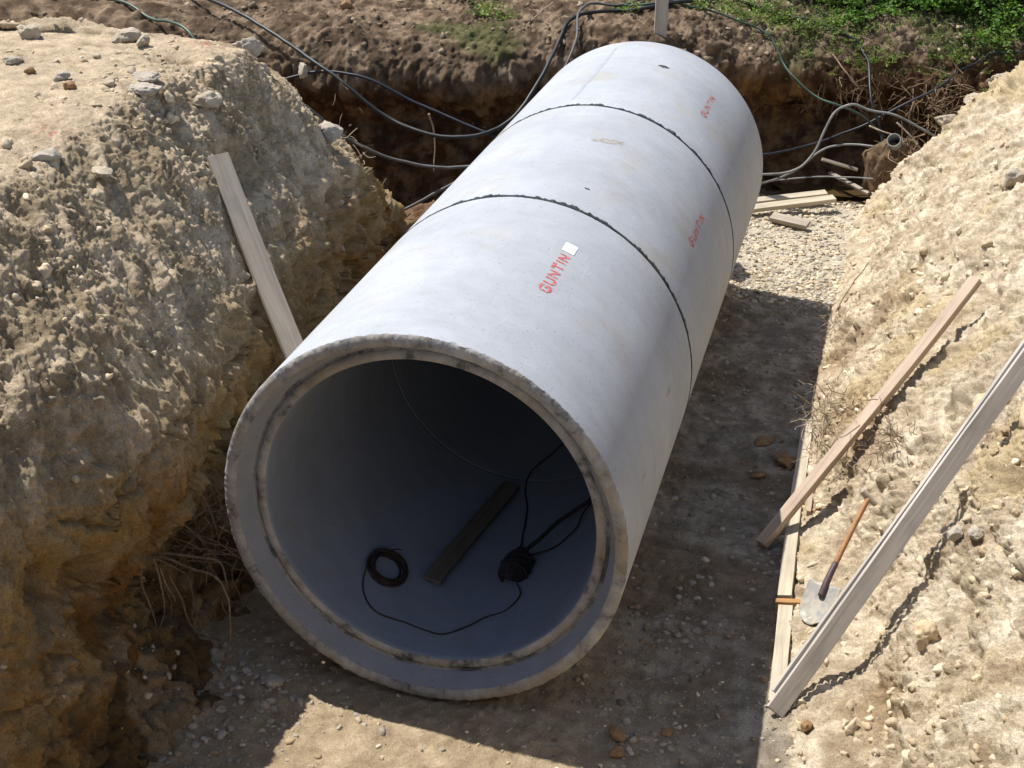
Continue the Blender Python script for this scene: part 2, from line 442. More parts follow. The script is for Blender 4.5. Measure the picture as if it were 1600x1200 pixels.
def disp_left(P, N):
    z = P[:, 2]; flat_ = sstep(0.75, 0.95, N[:, 2])
    face = sstep(2.0, 1.4, z)
    W = P+0.25*np.stack([fbm(P, 1.3, 2, off=3), fbm(P, 1.3, 2, off=8), fbm(P, 1.3, 2, off=12)], 1)
    d = 0.10*fbm(P, 0.9, 3)*(1-0.75*flat_)
    d += 0.085*ridged(W, 1.7, 4, 0.5)*face
    # raking grooves running down the slope (slanted)
    g = np.stack([P[:, 0]*1.0, (P[:, 1]-P[:, 2]*0.28)*5.5, P[:, 2]*1.2], 1)
    sl = (1-flat_)*(1-0.75*face)
    d += 0.028*(0.5+sstep(-0.3, 0.4, fbm(P, 0.7, 2, off=44)))*ridged(g*1.5+0.5*np.stack([fbm(P, 2, 2), fbm(P, 2, 2, off=5), fbm(P, 2, 2, off=9)], 1), 0.9, 3, 0.5)*sl
    # vertical scrape marks on the clay
    v = np.stack([P[:, 0]*7, P[:, 1]*7, P[:, 2]*1.1], 1)
    d += 0.022*ridged(v, 1.0, 3, 0.55)*face
    F, val = cells(W, 7.5); b = np.clip(0.55-F, 0, 1)
    m = sstep(0.0, 0.5, fbm(P, 1.1, 2, off=31))
    d += (0.05*b*(val > 0.45)*(0.1+m))*(1-0.7*flat_)
    F, val = cells(W, 17, off=4); d += 0.02*np.clip(0.55-F, 0, 1)*(val > 0.4)*(1-0.6*flat_)
    d += crumbs(P, W, (9, 19, 36), 0.20, 2)*(0.35+sstep(-0.25, 0.45, fbm(P, 0.8, 3, off=92)))*(1-0.5*flat_)*(1-0.5*face)
    d += (0.012*ridged(W, 6, 4, 0.62, off=3)+0.011*ridged(P, 21, 3, 0.7, off=1)+crumbs(P, P, (24, 38), 0.36, 17, 0.25))*(1-0.45*flat_)
    d += pits(P, 6, 3)*(1-0.8*flat_)
    st = P[:, 2]*2.3+0.8*fbm(P, 0.8, 3, off=95)+0.25*fbm(P, 5, 2, off=96); fr = st-np.floor(st)
    d += (0.055*(fr-0.5)-0.05*np.exp(-((fr-0.04)/0.06)**2))*face*sstep(-0.4, 0.2, fbm(P, 0.6, 2, off=97))
    n_ = np.abs(fbm(P, 1.3, 3, 0.6, off=150)); d += -0.07*np.exp(-(n_/0.05)**2)*face
    d += (0.030*ridged(W, 4.5, 5, 0.62, off=120)+0.010*ridged(P, 17, 3, 0.7, off=130))*face
    # a hollow by the leaning board, ledge hollow over the trench, pit on top
    for (c, r, a) in (((-2.28, 2.75, 2.25), 0.22, -0.28), ((-1.75, -0.75, 0.95), 0.30, -0.35), ((-3.02, 3.35, 3.0), 0.20, -0.26),
                      ((-1.9, 1.2, 0.8), 0.3, -0.3), ((-1.75, 0.15, 1.05), 0.28, 0.10), ((-2.55, 0.35, 2.7), 0.12, -0.10), ((-1.68, -1.0, 0.55), 0.3, 0.1), ((-1.72, -1.15, 1.28), 0.17, -0.35), ((-1.70, -0.85, 1.22), 0.13, -0.28)):
        q = ((P-np.array(c))**2).sum(1)/r**2
        d += a*np.exp(-q*1.5)
    far = sstep(8, 12, np.abs(P[:, 0])+0*z); return d*(1-0.6*far)
def col_left(P, N, d):
    z = P[:, 2]; n1 = fbm(P, 1.1, 4); n2 = fbm(P, 4.5, 4, 0.6, off=20)
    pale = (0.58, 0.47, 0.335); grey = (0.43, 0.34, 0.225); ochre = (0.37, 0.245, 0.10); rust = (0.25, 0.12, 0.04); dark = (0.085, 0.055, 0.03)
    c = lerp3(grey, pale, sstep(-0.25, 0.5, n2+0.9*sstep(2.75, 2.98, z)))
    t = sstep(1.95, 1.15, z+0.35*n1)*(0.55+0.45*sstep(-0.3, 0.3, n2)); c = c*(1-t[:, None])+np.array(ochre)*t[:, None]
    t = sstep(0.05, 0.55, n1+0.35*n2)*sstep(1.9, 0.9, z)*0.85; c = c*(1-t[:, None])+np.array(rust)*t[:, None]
    t = sstep(0.85, 0.25, z+0.3*n2)*0.75; c = c*(1-t[:, None])+np.array(dark)*t[:, None]  # wall foot painted darker, imitating the deep shade of the cavity
    # grey silty lumps low on the wall
    t = sstep(0.25, 0.45, fbm(P, 2.1, 3, off=50))*sstep(1.4, 0.9, z)*0.6; c = c*(1-t[:, None])+np.array(grey)*t[:, None]
    for (q, r) in (((-2.98, 3.9, 2.95), 0.16), ((-2.85, 1.35, 3.0), 0.13), ((-3.1, 0.9, 3.0), 0.1)):
        e = ((P-np.array(q))**2).sum(1)/r**2
        t = (np.exp(-e)*(fbm(P, 22, 2) > 0.15))*0.6; c = c*(1-t[:, None])+np.array((0.6, 0.10, 0.07))*t[:, None]
    return np.clip(c*(1+0.18*n2[:, None]), 0.01, 0.9)
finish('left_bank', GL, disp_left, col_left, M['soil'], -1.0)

# ---- right bank: heap of pale dry spoil
def rrow(y, xt, bench=0.35, top=3.3):
    return [(xt-0.3, y, -0.3), (xt, y, 0.0), (xt+bench, y, 0.17), (xt+bench+0.33, y, 0.62), (xt+1.55, y, 1.58), (xt+2.4, y, 2.5), (xt+3.3, y, top), (xt+4.6, y, top+.15), (xt+9, y, top+.2), (48, y, top+.4)]
Rr = [rrow(-14, 2.45), rrow(-5, 2.45), rrow(-2.2, 2.4, 0.3), rrow(-0.8, 2.32, 0.35), rrow(0.3, 2.2, 0.5), rrow(1.3, 2.05, 0.5), rrow(2.4, 2.0, 0.3), rrow(3.6, 2.0, 0.15),
      rrow(5.0, 2.0, 0.1), rrow(6.5, 2.05, 0.12, 3.2), rrow(7.8, 2.1, 0.2, 3.1), rrow(8.8, 2.1, 0.28, 3.0)]
Rr.append([(1.9, 9.5, -.3), (2.15, 9.4, 0.0), (2.42, 9.6, 0.36), (2.80, 9.7, 0.86), (3.65, 9.9, 1.72), (4.6, 9.7, 2.35), (5.4, 9.6, 2.8), (6.8, 9.4, 2.9), (12, 9.2, 3.2), (48, 9, 3.6)])
Rr.append([(2.2, 10.2, -.3), (2.35, 9.95, 0.0), (2.62, 10.1, 0.30), (3.0, 10.2, 0.75), (3.85, 10.4, 1.4), (4.9, 10.3, 1.7), (5.8, 10.2, 2.1), (7.2, 10.0, 2.3), (12, 9.8, 2.6), (48, 9.6, 3.0)])
Rr.append([(2.5, 10.9, -.4), (2.7, 10.7, -.1), (3.0, 10.8, -0.05), (3.4, 10.9, 0.1), (4.2, 11.0, 0.3), (5.2, 11.1, 0.5), (6.2, 11.1, 0.7), (7.6, 11.0, 0.8), (12, 10.8, 1.0), (48, 10.6, 1.2)])
GR = patch(Rr, [0.2, 0.06, 0.015, 0.011, 0.011, 0.011, 0.012, 0.014, 0.016, 0.018, 0.020, 0.022, 0.03, 0.04],
           [0.03, 0.014, 0.011, 0.011, 0.012, 0.022, 0.06, 0.3, 1.5])
def disp_right(P, N):
    W = P+0.2*np.stack([fbm(P, 1.5, 2, off=3), fbm(P, 1.5, 2, off=8), fbm(P, 1.5, 2, off=12)], 1)
    low = sstep(0.0, 0.25, P[:, 2])
    d = 0.09*fbm(P, 0.75, 3, off=40)*low
    d += (0.040*ridged(W, 1.9, 5, 0.55)-0.065)*low
    F, val = cells(W, 5.2, off=7); m = sstep(0.05, 0.55, fbm(P, 0.9, 2, off=61))
    d += 0.10*np.clip(0.5-F, 0, 1)*(val > 0.6)*m*low
    F, val = cells(W, 12, off=1); m2 = sstep(-0.1, 0.5, fbm(P, 1.4, 2, off=81))
    d += 0.03*np.clip(0.55-F, 0, 1)*(val > 0.5)*m2
    # small slumps: terraced steps down the face
    s = (P[:, 2]*2.6+0.9*fbm(P, 1.2, 3, off=90)); fr = s-np.floor(s)
    d += -0.05*np.exp(-((fr-0.5)/0.10)**2)*sstep(0.15, 0.5, fbm(P, 1.0, 2, off=75))*low
    d += crumbs(P, W, (6, 14, 31), 0.36, 6, 0.40)*(0.4+low*0.6)
    d += 0.015*ridged(W, 7, 4, 0.62, off=3)+0.011*ridged(P, 22, 3, 0.7, off=1)+crumbs(P, P, (23, 37), 0.5, 27, 0.25)
    gs = np.stack([P[:, 0]*1.0, (P[:, 1]+P[:, 2]*0.35)*6.0, P[:, 2]*1.0], 1)
    d += 0.012*ridged(gs, 1.0, 3, 0.55)*low
    d += (pits(P, 5, 9, 0.11)+pits(P, 9, 19, 0.065)+pits(P, 3.2, 29, 0.10))*low
    for (c, r, a) in (((3.02, 2.62, 1.15), 0.15, 0.16), ((3.20, 2.50, 1.22), 0.13, -0.32), ((3.16, 1.52, 1.15), 0.15, 0.16), ((3.33, 1.42, 1.25), 0.14, -0.34), ((2.60, 0.42, 0.22), 0.09, -0.16), ((2.70, 0.30, 0.30), 0.12, 0.10), ((3.05, 5.6, 1.0), 0.12, -0.16), ((2.9, 5.75, .9), 0.14, 0.1), ((2.75, 3.0, 0.78), 0.10, -0.14),
                      ((2.35, 5.4, 0.45), 0.25, 0.10), ((2.3, 4.9, 0.2), 0.2, -0.1), ((2.6, 6.6, .75), 0.2, -.16)):
        q = ((P-np.array(c))**2).sum(1)/r**2
        d += a*np.exp(-q*1.5)
    return d
def col_right(P, N, d):
    n1 = fbm(P, 0.9, 4, off=11); n2 = fbm(P, 5, 4, 0.6, off=21)
    c = lerp3((0.54, 0.445, 0.32), (0.68, 0.595, 0.455), sstep(-0.4, 0.5, n2))
    t = sstep(0.15, 0.6, n1)*0.7; c = c*(1-t[:, None])+np.array((0.54, 0.43, 0.25))*t[:, None]
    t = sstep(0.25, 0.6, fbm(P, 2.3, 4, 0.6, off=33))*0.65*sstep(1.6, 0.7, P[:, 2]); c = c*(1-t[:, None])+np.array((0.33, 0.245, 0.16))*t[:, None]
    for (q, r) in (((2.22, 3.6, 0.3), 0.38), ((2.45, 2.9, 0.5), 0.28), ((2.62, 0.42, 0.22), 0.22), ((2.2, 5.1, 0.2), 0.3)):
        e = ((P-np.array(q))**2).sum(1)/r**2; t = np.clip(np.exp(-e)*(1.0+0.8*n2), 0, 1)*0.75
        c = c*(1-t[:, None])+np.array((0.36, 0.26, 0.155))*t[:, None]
    return np.clip(c*(1+0.12*n2[:, None]), 0.01, 0.9)
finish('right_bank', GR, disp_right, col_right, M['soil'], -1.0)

# ---- back bank and the ground behind it
def brow(x, yb, zl, rise=0.10, back=0.0, uc=0.0):
    return [(x, yb-0.35, -0.4), (x, yb-0.12, -0.02), (x, yb+0.12, 0.35), (x, yb+0.22+uc, zl*0.62), (x, yb+0.17, zl*0.88), (x, yb+0.27, zl),
            (x, yb+1.4, zl+0.12+rise*1.2), (x, yb+3.2, zl+0.15+rise*4), (x*1.05, yb+8, zl+0.3+rise*12), (x*1.3, yb+25, zl+2+rise*38), (x*1.8, yb+95, zl+6+rise*90)]
B = [brow(-48, 8.0, 1.7), brow(-14, 8.0, 1.7), brow(-8, 8.1, 1.72), brow(-6, 8.15, 1.70), brow(-4.8, 8.2, 1.66, uc=.05), brow(-3.6, 8.35, 1.62, uc=.1), brow(-2.6, 8.6, 1.60, uc=.1), brow(-1.6, 9.0, 1.64, uc=.1),
     brow(-0.6, 9.55, 1.66, .15), brow(0.3, 10.15, 1.5, .22, uc=.1), brow(1.0, 10.6, 1.38, .28, uc=.2), brow(1.7, 10.8, 1.34, .34, uc=.3), brow(2.4, 10.95, 1.30, .38, uc=.25), brow(3.2, 11.2, 1.25, .42),
     brow(4.5, 11.5, 1.3, .42), brow(7, 11.8, 1.5, .4), brow(14, 12, 1.9, .35), brow(48, 12, 2.2, .35)]
GB = patch(B, [0.6, 0.12, 0.04, 0.028, 0.02, 0.02, 0.02, 0.02, 0.022, 0.022, 0.022, 0.022, 0.025, 0.03, 0.06, 0.25, 1.0],
           [0.03, 0.022, 0.022, 0.02, 0.02, 0.022, 0.035, 0.08, 0.5, 3.0])
def disp_back(P, N):
    W = P+0.2*np.stack([fbm(P, 1.2, 2, off=3), fbm(P, 1.2, 2, off=8), fbm(P, 1.2, 2, off=12)], 1)
    near = sstep(30, 14, P[:, 1])
    d = 0.10*fbm(P, 0.8, 3, off=14)+0.07*ridged(W, 1.5, 4, 0.5, off=5)*sstep(0.8, 0.4, N[:, 2])
    F, val = cells(W, 6, off=9); d += 0.05*np.clip(0.55-F, 0, 1)*(val > 0.4)
    F, val = cells(W, 13, off=2); d += 0.05*np.clip(0.55-F, 0, 1)*(val > 0.35)
    d += crumbs(P, W, (6, 11, 22), 0.35, 8, 0.3)
    d += 0.025*ridged(W, 5, 4, 0.65, off=3)+0.012*ridged(P, 18, 3, 0.7)
    v = np.stack([P[:, 0]*6, P[:, 1]*6, P[:, 2]*1.0], 1)
    d += 0.03*ridged(v, 1.0, 2, 0.55)*sstep(0.6, 0.2, N[:, 2])
    return d*near
def col_back(P, N, d):
    z = P[:, 2]; n1 = fbm(P, 0.8, 4, off=2); n2 = fbm(P, 4.5, 4, 0.6, off=22)
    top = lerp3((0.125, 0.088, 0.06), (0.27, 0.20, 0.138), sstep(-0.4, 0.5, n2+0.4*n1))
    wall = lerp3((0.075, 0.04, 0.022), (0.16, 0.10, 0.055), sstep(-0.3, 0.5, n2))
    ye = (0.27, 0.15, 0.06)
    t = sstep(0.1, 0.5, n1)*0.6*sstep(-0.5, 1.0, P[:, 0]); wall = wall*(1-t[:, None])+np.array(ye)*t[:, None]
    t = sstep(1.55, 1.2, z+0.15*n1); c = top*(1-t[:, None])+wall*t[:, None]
    g = sstep(0.1, 0.45, fbm(P, 0.6, 3, off=70)+0.30*(P[:, 0]-0.5)/3+0.12*(P[:, 1]-11))*(1-t)*0.7
    c = c*(1-g[:, None])+np.array((0.10, 0.115, 0.045))*g[:, None]
    g = sstep(11.5, 12.2, P[:, 1]-np.clip(1.2-P[:, 0], 0, 9)*0.8+0.2*n2)*(P[:, 2] > 0.9)*sstep(-1, 0.6, P[:, 0]); c = c*(1-g[:, None])+np.array((0.045, 0.05, 0.02))*g[:, None]
    return np.clip(c*(1+0.2*n2[:, None]), 0.01, 0.9)
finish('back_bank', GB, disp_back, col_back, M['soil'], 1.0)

# ---- trench floor
def floor_patch():
    xs = np.concatenate([np.linspace(-20, -4.6, 60), np.linspace(-4.5, 3.6, 500), np.linspace(3.7, 20, 60)])
    ys = np.concatenate([np.linspace(-8, -1.6, 120), np.linspace(-1.58, 11.3, 760), np.linspace(11.5, 16, 20)])
    X, Y = np.meshgrid(xs, ys, indexing='ij')
    return np.stack([X, Y, np.zeros_like(X)], -1)
def disp_floor(P, N):
    W = P+0.1*np.stack([fbm(P, 2, 2, off=3), fbm(P, 2, 2, off=8), 0*P[:, 0]], 1)
    d = 0.03*fbm(P, 0.9, 3, off=4)+0.008*fbm(P, 5, 4, 0.65)+0.004*ridged(P, 16, 3, 0.7)+crumbs(P, P, (14, 26), 0.22, 37, 0.4)
    F, val = cells(W, 11, off=3); d += 0.03*np.clip(0.5-F, 0, 1)*(val > 0.55)
    # bedding: soil pushed up against the pipe sides, wall feet
    a = np.abs(P[:, 0])
    side = np.exp(-((a-0.72)/0.22)**2)*sstep(0.1, 1.0, P[:, 1])*sstep(7.4, 6.8, P[:, 1])
    d += side*(0.09+0.05*fbm(P, 3, 3, off=6))
    d += -0.045*np.exp(-(P[:, 0]/0.45)**2)*sstep(-0.2, 0.15, P[:, 1])*sstep(7.2, 6.9, P[:, 1])
    d += 0.12*sstep(-1.2, -2.1, P[:, 0])*sstep(7, 5.5, P[:, 1])
    d += -0.10*np.exp(-(((P[:, 1]-10.35)/0.5)**2))*sstep(0.6, 1.1, P[:, 0])
    d += 1.9*np.exp(-(np.abs(P[:, 0]+0.15)/0.62)**4-(np.abs(P[:, 1]-7.55)/0.40)**4)*(1+0.1*fbm(P, 3, 3, off=66))  # added unseen soil mound, closes the far pipe mouth to keep light out
    lump = np.exp(-(((P[:, 0]+2.35)/0.55)**2+((P[:, 1]-8.0)/0.35)**2))
    d += lump*(0.12+0.10*ridged(P, 4, 3))
    return d
def col_floor(P, N, d):
    x, y = P[:, 0], P[:, 1]
    n1 = fbm(P, 0.9, 4, off=5); n2 = fbm(P, 5, 4, 0.6, off=25)
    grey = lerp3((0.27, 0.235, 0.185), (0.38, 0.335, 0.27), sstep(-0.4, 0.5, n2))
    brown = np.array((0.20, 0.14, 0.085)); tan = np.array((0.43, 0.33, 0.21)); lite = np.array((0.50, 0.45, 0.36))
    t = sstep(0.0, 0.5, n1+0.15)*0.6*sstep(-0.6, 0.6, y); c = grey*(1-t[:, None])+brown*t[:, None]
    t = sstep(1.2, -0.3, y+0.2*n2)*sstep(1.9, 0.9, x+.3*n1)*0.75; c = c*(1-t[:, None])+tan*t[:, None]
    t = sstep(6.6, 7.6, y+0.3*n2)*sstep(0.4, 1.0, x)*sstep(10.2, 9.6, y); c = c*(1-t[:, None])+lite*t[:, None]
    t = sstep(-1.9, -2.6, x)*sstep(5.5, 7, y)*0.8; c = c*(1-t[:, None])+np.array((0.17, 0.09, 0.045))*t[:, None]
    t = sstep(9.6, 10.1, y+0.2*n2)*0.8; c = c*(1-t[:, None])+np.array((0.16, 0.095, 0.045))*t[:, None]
    return np.clip(c*(1+0.15*n2[:, None]), 0.01, 0.9)
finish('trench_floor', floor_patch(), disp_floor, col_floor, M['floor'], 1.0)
# bank at the near end of the trench and the wide ground below everything
G = patch([[(x, -14, 3.4), (x, -7.2, 3.6), (x, -6.1, 3.4), (x, -5.0, 1.2), (x, -4.4, 0.0), (x, -4.0, -0.4)] for x in (-12, -4, -1, 2, 5, 12)], 0.08, 0.08)
finish('near_bank', G, lambda P, N: 0.12*fbm(P, 1.0, 4)+0.05*ridged(P, 3, 3), lambda P, N, d: np.clip(lerp3((0.42, 0.33, 0.22), (0.55, 0.45, 0.31), sstep(-.4, .5, fbm(P, 3, 3))), 0, 1), M['soil'], 1.0)
gx = np.linspace(-400, 400, 9); X, Y = np.meshgrid(gx, gx, indexing='ij')
finish('ground', np.stack([X, Y, np.full_like(X, -0.6)], -1), lambda P, N: np.zeros(len(P)), lambda P, N, d: np.tile((0.2, 0.17, 0.1), (len(P), 1)), M['soil'], 1.0)

def on(name, x, y, k=6, down=False):
    """height and normal of the named surface near x,y (highest vertex close by)"""
    V, N = SURF[name]
    d = (V[:, 0]-x)**2+(V[:, 1]-y)**2
    idx = np.argpartition(d, 12)[:12]
    idx = idx[d[idx] < max(0.002, d[idx].min()*4)]
    j = idx[np.argmax(V[idx, 2])]
    return float(V[j, 2]), N[j]

# puddle
def puddle():
    n = 60; V = [(1.72, 10.35, -0.035)]
    for i in range(n):
        a = 2*math.pi*i/n
        r = 1+0.16*math.sin(3*a+1)+0.10*math.sin(5*a)+0.06*math.sin(9*a+2)
        V.append((1.72+0.75*r*math.cos(a), 10.35+0.22*r*math.sin(a), -0.035))
    F = [(0, i+1, (i+1) % n+1) for i in range(n)]
    tag(mesh_obj('water', V, F, M['water']), kind='structure')
puddle()

# ------------------------------------------------------------------ scattered stones
def ico(sub):
    bm = bmesh.new(); bmesh.ops.create_icosphere(bm, subdivisions=sub, radius=1.0)
    V = np.array([v.co[:] for v in bm.verts]); F = np.array([[v.index for v in f.verts] for f in bm.faces]); bm.free()
    return V, F
ICO1, ICO2, ICO3 = ico(1), ico(2), ico(4)
def rock_variants(base, n, rough=0.35, seed=0):
    out = []
    for k in range(n):
        V = base[0].copy()
        V = V*(1+rough*fbm(V, 0.9, 3, off=k*7.7+seed)[:, None])
        # chop facets
        for _ in range(7):
            nn = rng.normal(size=3); nn /= np.linalg.norm(nn)
            dd = V@nn; lim = 0.62+0.25*rng.random()
            V -= np.clip(dd-lim, 0, None)[:, None]*nn*0.9
        out.append(V)
    return out
PV = rock_variants(ICO2, 14, 0.45)
CV = rock_variants(ICO2, 14, 0.9, 3)
def scatter(name, pts, sizes, cols, label, cat, mat, flat_=0.6, variants=PV, faces=ICO2[1], sink=0.15):
    VV, FF, CC = [], [], []; n0 = 0
    for p, s, c in zip(pts, sizes, cols):
        V = variants[rng.integers(len(variants))]
        sc = s*np.array([1, 0.6+0.4*rng.random(), flat_*(0.5+0.7*rng.random())])
        a = rng.random()*6.28; ca, sa = math.cos(a), math.sin(a)
        q = V*sc
        tl = rng.normal()*0.35; ct, st_ = math.cos(tl), math.sin(tl)
        q = np.stack([q[:, 0]*ct-q[:, 2]*st_, q[:, 1], q[:, 0]*st_+q[:, 2]*ct], 1)
        q = np.stack([q[:, 0]*ca-q[:, 1]*sa, q[:, 0]*sa+q[:, 1]*ca, q[:, 2]], 1)+p
        VV.append(q); FF.append(faces+n0); n0 += len(q); CC.append(np.tile(c, (len(q), 1)))
    o = mesh_obj(name, np.concatenate(VV), np.concatenate(FF), mat, None, False, np.concatenate(CC))
    return tag(o, label, cat, kind='stuff')
def pick(name, n, wfun):
    V, N = SURF[name]
    w = wfun(V, N); w = np.clip(w, 0, None); w = w/w.sum()
    idx = rng.choice(len(V), n, p=w)
    return V[idx], N[idx]
def sizes(n, lo, hi, k=2.2):
    u = rng.random(n); return lo+(hi-lo)*u**k
def cols(n, palette, var=0.15):
    pal = np.array(palette); c = pal[rng.integers(len(pal), size=n)]
    return np.clip(c*(1+var*rng.normal(size=(n, 1))), 0.02, 0.8)
GREYS = [(0.38, 0.34, 0.28), (0.44, 0.39, 0.32), (0.30, 0.27, 0.22), (0.42, 0.36, 0.28), (0.34, 0.25, 0.16)]
LITE = [(0.48, 0.43, 0.34), (0.43, 0.38, 0.30), (0.37, 0.32, 0.25), (0.52, 0.47, 0.38)]
SAND = [(0.56, 0.46, 0.32), (0.50, 0.40, 0.27), (0.60, 0.51, 0.37), (0.44, 0.34, 0.22)]
n = 5200
P, N = pick('trench_floor', n, lambda V, N: ((V[:, 0] > 0.75) & (V[:, 0] < 2.3) & (V[:, 1] > -1.5) & (V[:, 1] < 7.6))*(0.25+np.clip(fbm(V, 1.3, 3, off=9)+0.6*(V[:, 0]-1.2), 0, 2)))
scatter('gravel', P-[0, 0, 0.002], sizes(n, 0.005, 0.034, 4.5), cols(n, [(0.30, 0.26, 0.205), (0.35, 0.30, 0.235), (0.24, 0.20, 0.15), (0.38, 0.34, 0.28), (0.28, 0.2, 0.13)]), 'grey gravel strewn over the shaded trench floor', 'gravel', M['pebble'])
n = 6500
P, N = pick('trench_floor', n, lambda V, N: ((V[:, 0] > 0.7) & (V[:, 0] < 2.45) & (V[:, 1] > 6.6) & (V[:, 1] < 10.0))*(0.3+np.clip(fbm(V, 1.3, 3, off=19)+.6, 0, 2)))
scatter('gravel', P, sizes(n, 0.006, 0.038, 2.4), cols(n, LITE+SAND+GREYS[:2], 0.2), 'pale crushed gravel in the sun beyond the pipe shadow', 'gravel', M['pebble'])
n = 560
P, N = pick('trench_floor', n, lambda V, N: ((V[:, 0] > -1.9) & (V[:, 0] < 1.0) & (V[:, 1] > -1.6) & (V[:, 1] < 1.2))*(0.02+np.clip(1.1-np.hypot(V[:, 0]+1.05, V[:, 1]+0.35), 0, 2)**2))
scatter('gravel', P, sizes(n, 0.006, 0.040, 2.6), cols(n, GREYS+GREYS+LITE[2:3]), 'pebbles scattered in the shadow below the left clay wall', 'gravel', M['pebble'])
n = 2600
P, N = pick('right_bank', n, lambda V, N: ((V[:, 1] > -1.5) & (V[:, 1] < 10.3) & (V[:, 0] < 4.6) & (V[:, 2] > -0.05))*(0.04+np.clip(fbm(V, 1.2, 3, off=29), 0, 2)+0.6*np.exp(-((V[:, 2]-0.05)/0.15)**2)))
scatter('soil_clods', P-N*0.004, sizes(n, 0.006, 0.042, 4.0), cols(n, SAND), 'small dry crumbs of earth lying on the pale right slope', 'soil clods', M['pebble'], 0.8, CV)
n = 1500
P, N = pick('left_bank', n, lambda V, N: ((V[:, 1] > -2) & (V[:, 1] < 5.5) & (V[:, 0] > -7) & (V[:, 2] > 0.1))*(0.05+np.clip(fbm(V, 1.2, 3, off=39), 0, 2))*np.clip(N[:, 2]-0.25, 0, 1))
scatter('soil_clods', P-N*0.004, sizes(n, 0.007, 0.036, 3.5), cols(n, SAND+[(0.38, 0.31, 0.22)]), 'small crumbs of earth on the left spoil bank', 'soil clods', M['pebble'], 0.8, CV)
n = 2200
P, N = pick('back_bank', n, lambda V, N: ((V[:, 0] > -9) & (V[:, 0] < 4) & (V[:, 1] < 13) & (V[:, 2] > 0.8))*np.clip(N[:, 2]-0.2, 0, 1)*(0.1+np.clip(fbm(V, 1.0, 3, off=49)+.2, 0, 2)))
scatter('soil_clods', P-N*0.01, sizes(n, 0.010, 0.055, 3), cols(n, [(0.24, 0.18, 0.12), (0.32, 0.25, 0.18), (0.18, 0.13, 0.09)]), 'brown crumbly clods on top of the far bank', 'soil clods', M['pebble'], 0.8, CV)

n = 1500
P, N = pick('trench_floor', n, lambda V, N: ((V[:, 0] > -1.3) & (V[:, 0] < 2.5) & (V[:, 1] > -1.6) & (V[:, 1] < 0.9))*(0.2+np.clip(fbm(V, 1.8, 3, off=59)+0.3*V[:, 0], 0, 2)))
scatter('gravel', P, sizes(n, 0.004, 0.020, 3.0), cols(n, SAND+GREYS[:2]), 'fine grit on the dusty floor before the pipe mouth', 'gravel', M['pebble'], 0.7, CV)
def clump(name, spots, n, lo, hi, pal, label):
    P = []; V, N = SURF[name]
    for (x, y, r) in spots:
        d = (V[:, 0]-x)**2+(V[:, 1]-y)**2; w = np.exp(-d/(2*r*r)); w /= w.sum(); idx = rng.choice(len(V), n, p=w)
        P.append(V[idx]-N[idx]*0.006)
    P = np.concatenate(P); m = len(P)
    scatter('soil_clods', P, sizes(m, lo, hi, 2.6), cols(m, pal, 0.12), label, 'soil clods', M['pebble'], 0.85, CV)
clump('right_bank', [(2.62, 0.25, .14), (2.75, -0.25, .2), (3.15, 1.9, .12), (3.3, 1.55, .1), (2.55, 4.5, .18), (2.7, 5.6, .2), (3.3, 6.5, .2), (2.3, 2.9, .12), (3.0, 7.8, .3), (2.25, 1.1, .10), (2.9, 4.9, .15), (3.2, 0.6, .15), (2.25, 8.4, .3)], 26, 0.012, 0.062, SAND, 'broken lumps of sandy earth gathered in pockets of the right slope')
clump('left_bank', [(-2.7, 2.35, .12), (-3.0, 2.3, .12), (-2.75, 0.9, .15), (-2.3, 0.1, .2), (-2.2, -0.6, .2), (-2.75, 3.4, .15), (-3.2, 2.5, .2)], 26, 0.012, 0.055, SAND[:2]+[(0.42, 0.34, 0.25)], 'broken lumps along the edge of the left bank')
# single stones
RV = rock_variants(ICO3, 8, 0.5, 5)
def rock(x, y, surf, s, mat, label, flat_=0.65, group=None, rot=0.0, k=None, sink=0.35, z=None):
    V = RV[(k if k is not None else rng.integers(8))].copy()
    V = V*(1+0.10*fbm(V, 3.5, 4, 0.65, off=x*3)[:, None]+0.04*ridged(V, 7, 2, off=y)[:, None])
    V = V*np.array([s, s*0.72, s*flat_])
    ca, sa = math.cos(rot), math.sin(rot)
    V = np.stack([V[:, 0]*ca-V[:, 1]*sa, V[:, 0]*sa+V[:, 1]*ca, V[:, 2]], 1)
    zz = on(surf, x, y)[0] if z is None else z
    o = mesh_obj('rock', V, ICO3[1], M[mat], None, False)
    o.location = (x, y, zz+s*flat_*(1-sink)*0.6)
    return tag(o, label, 'rock', group)

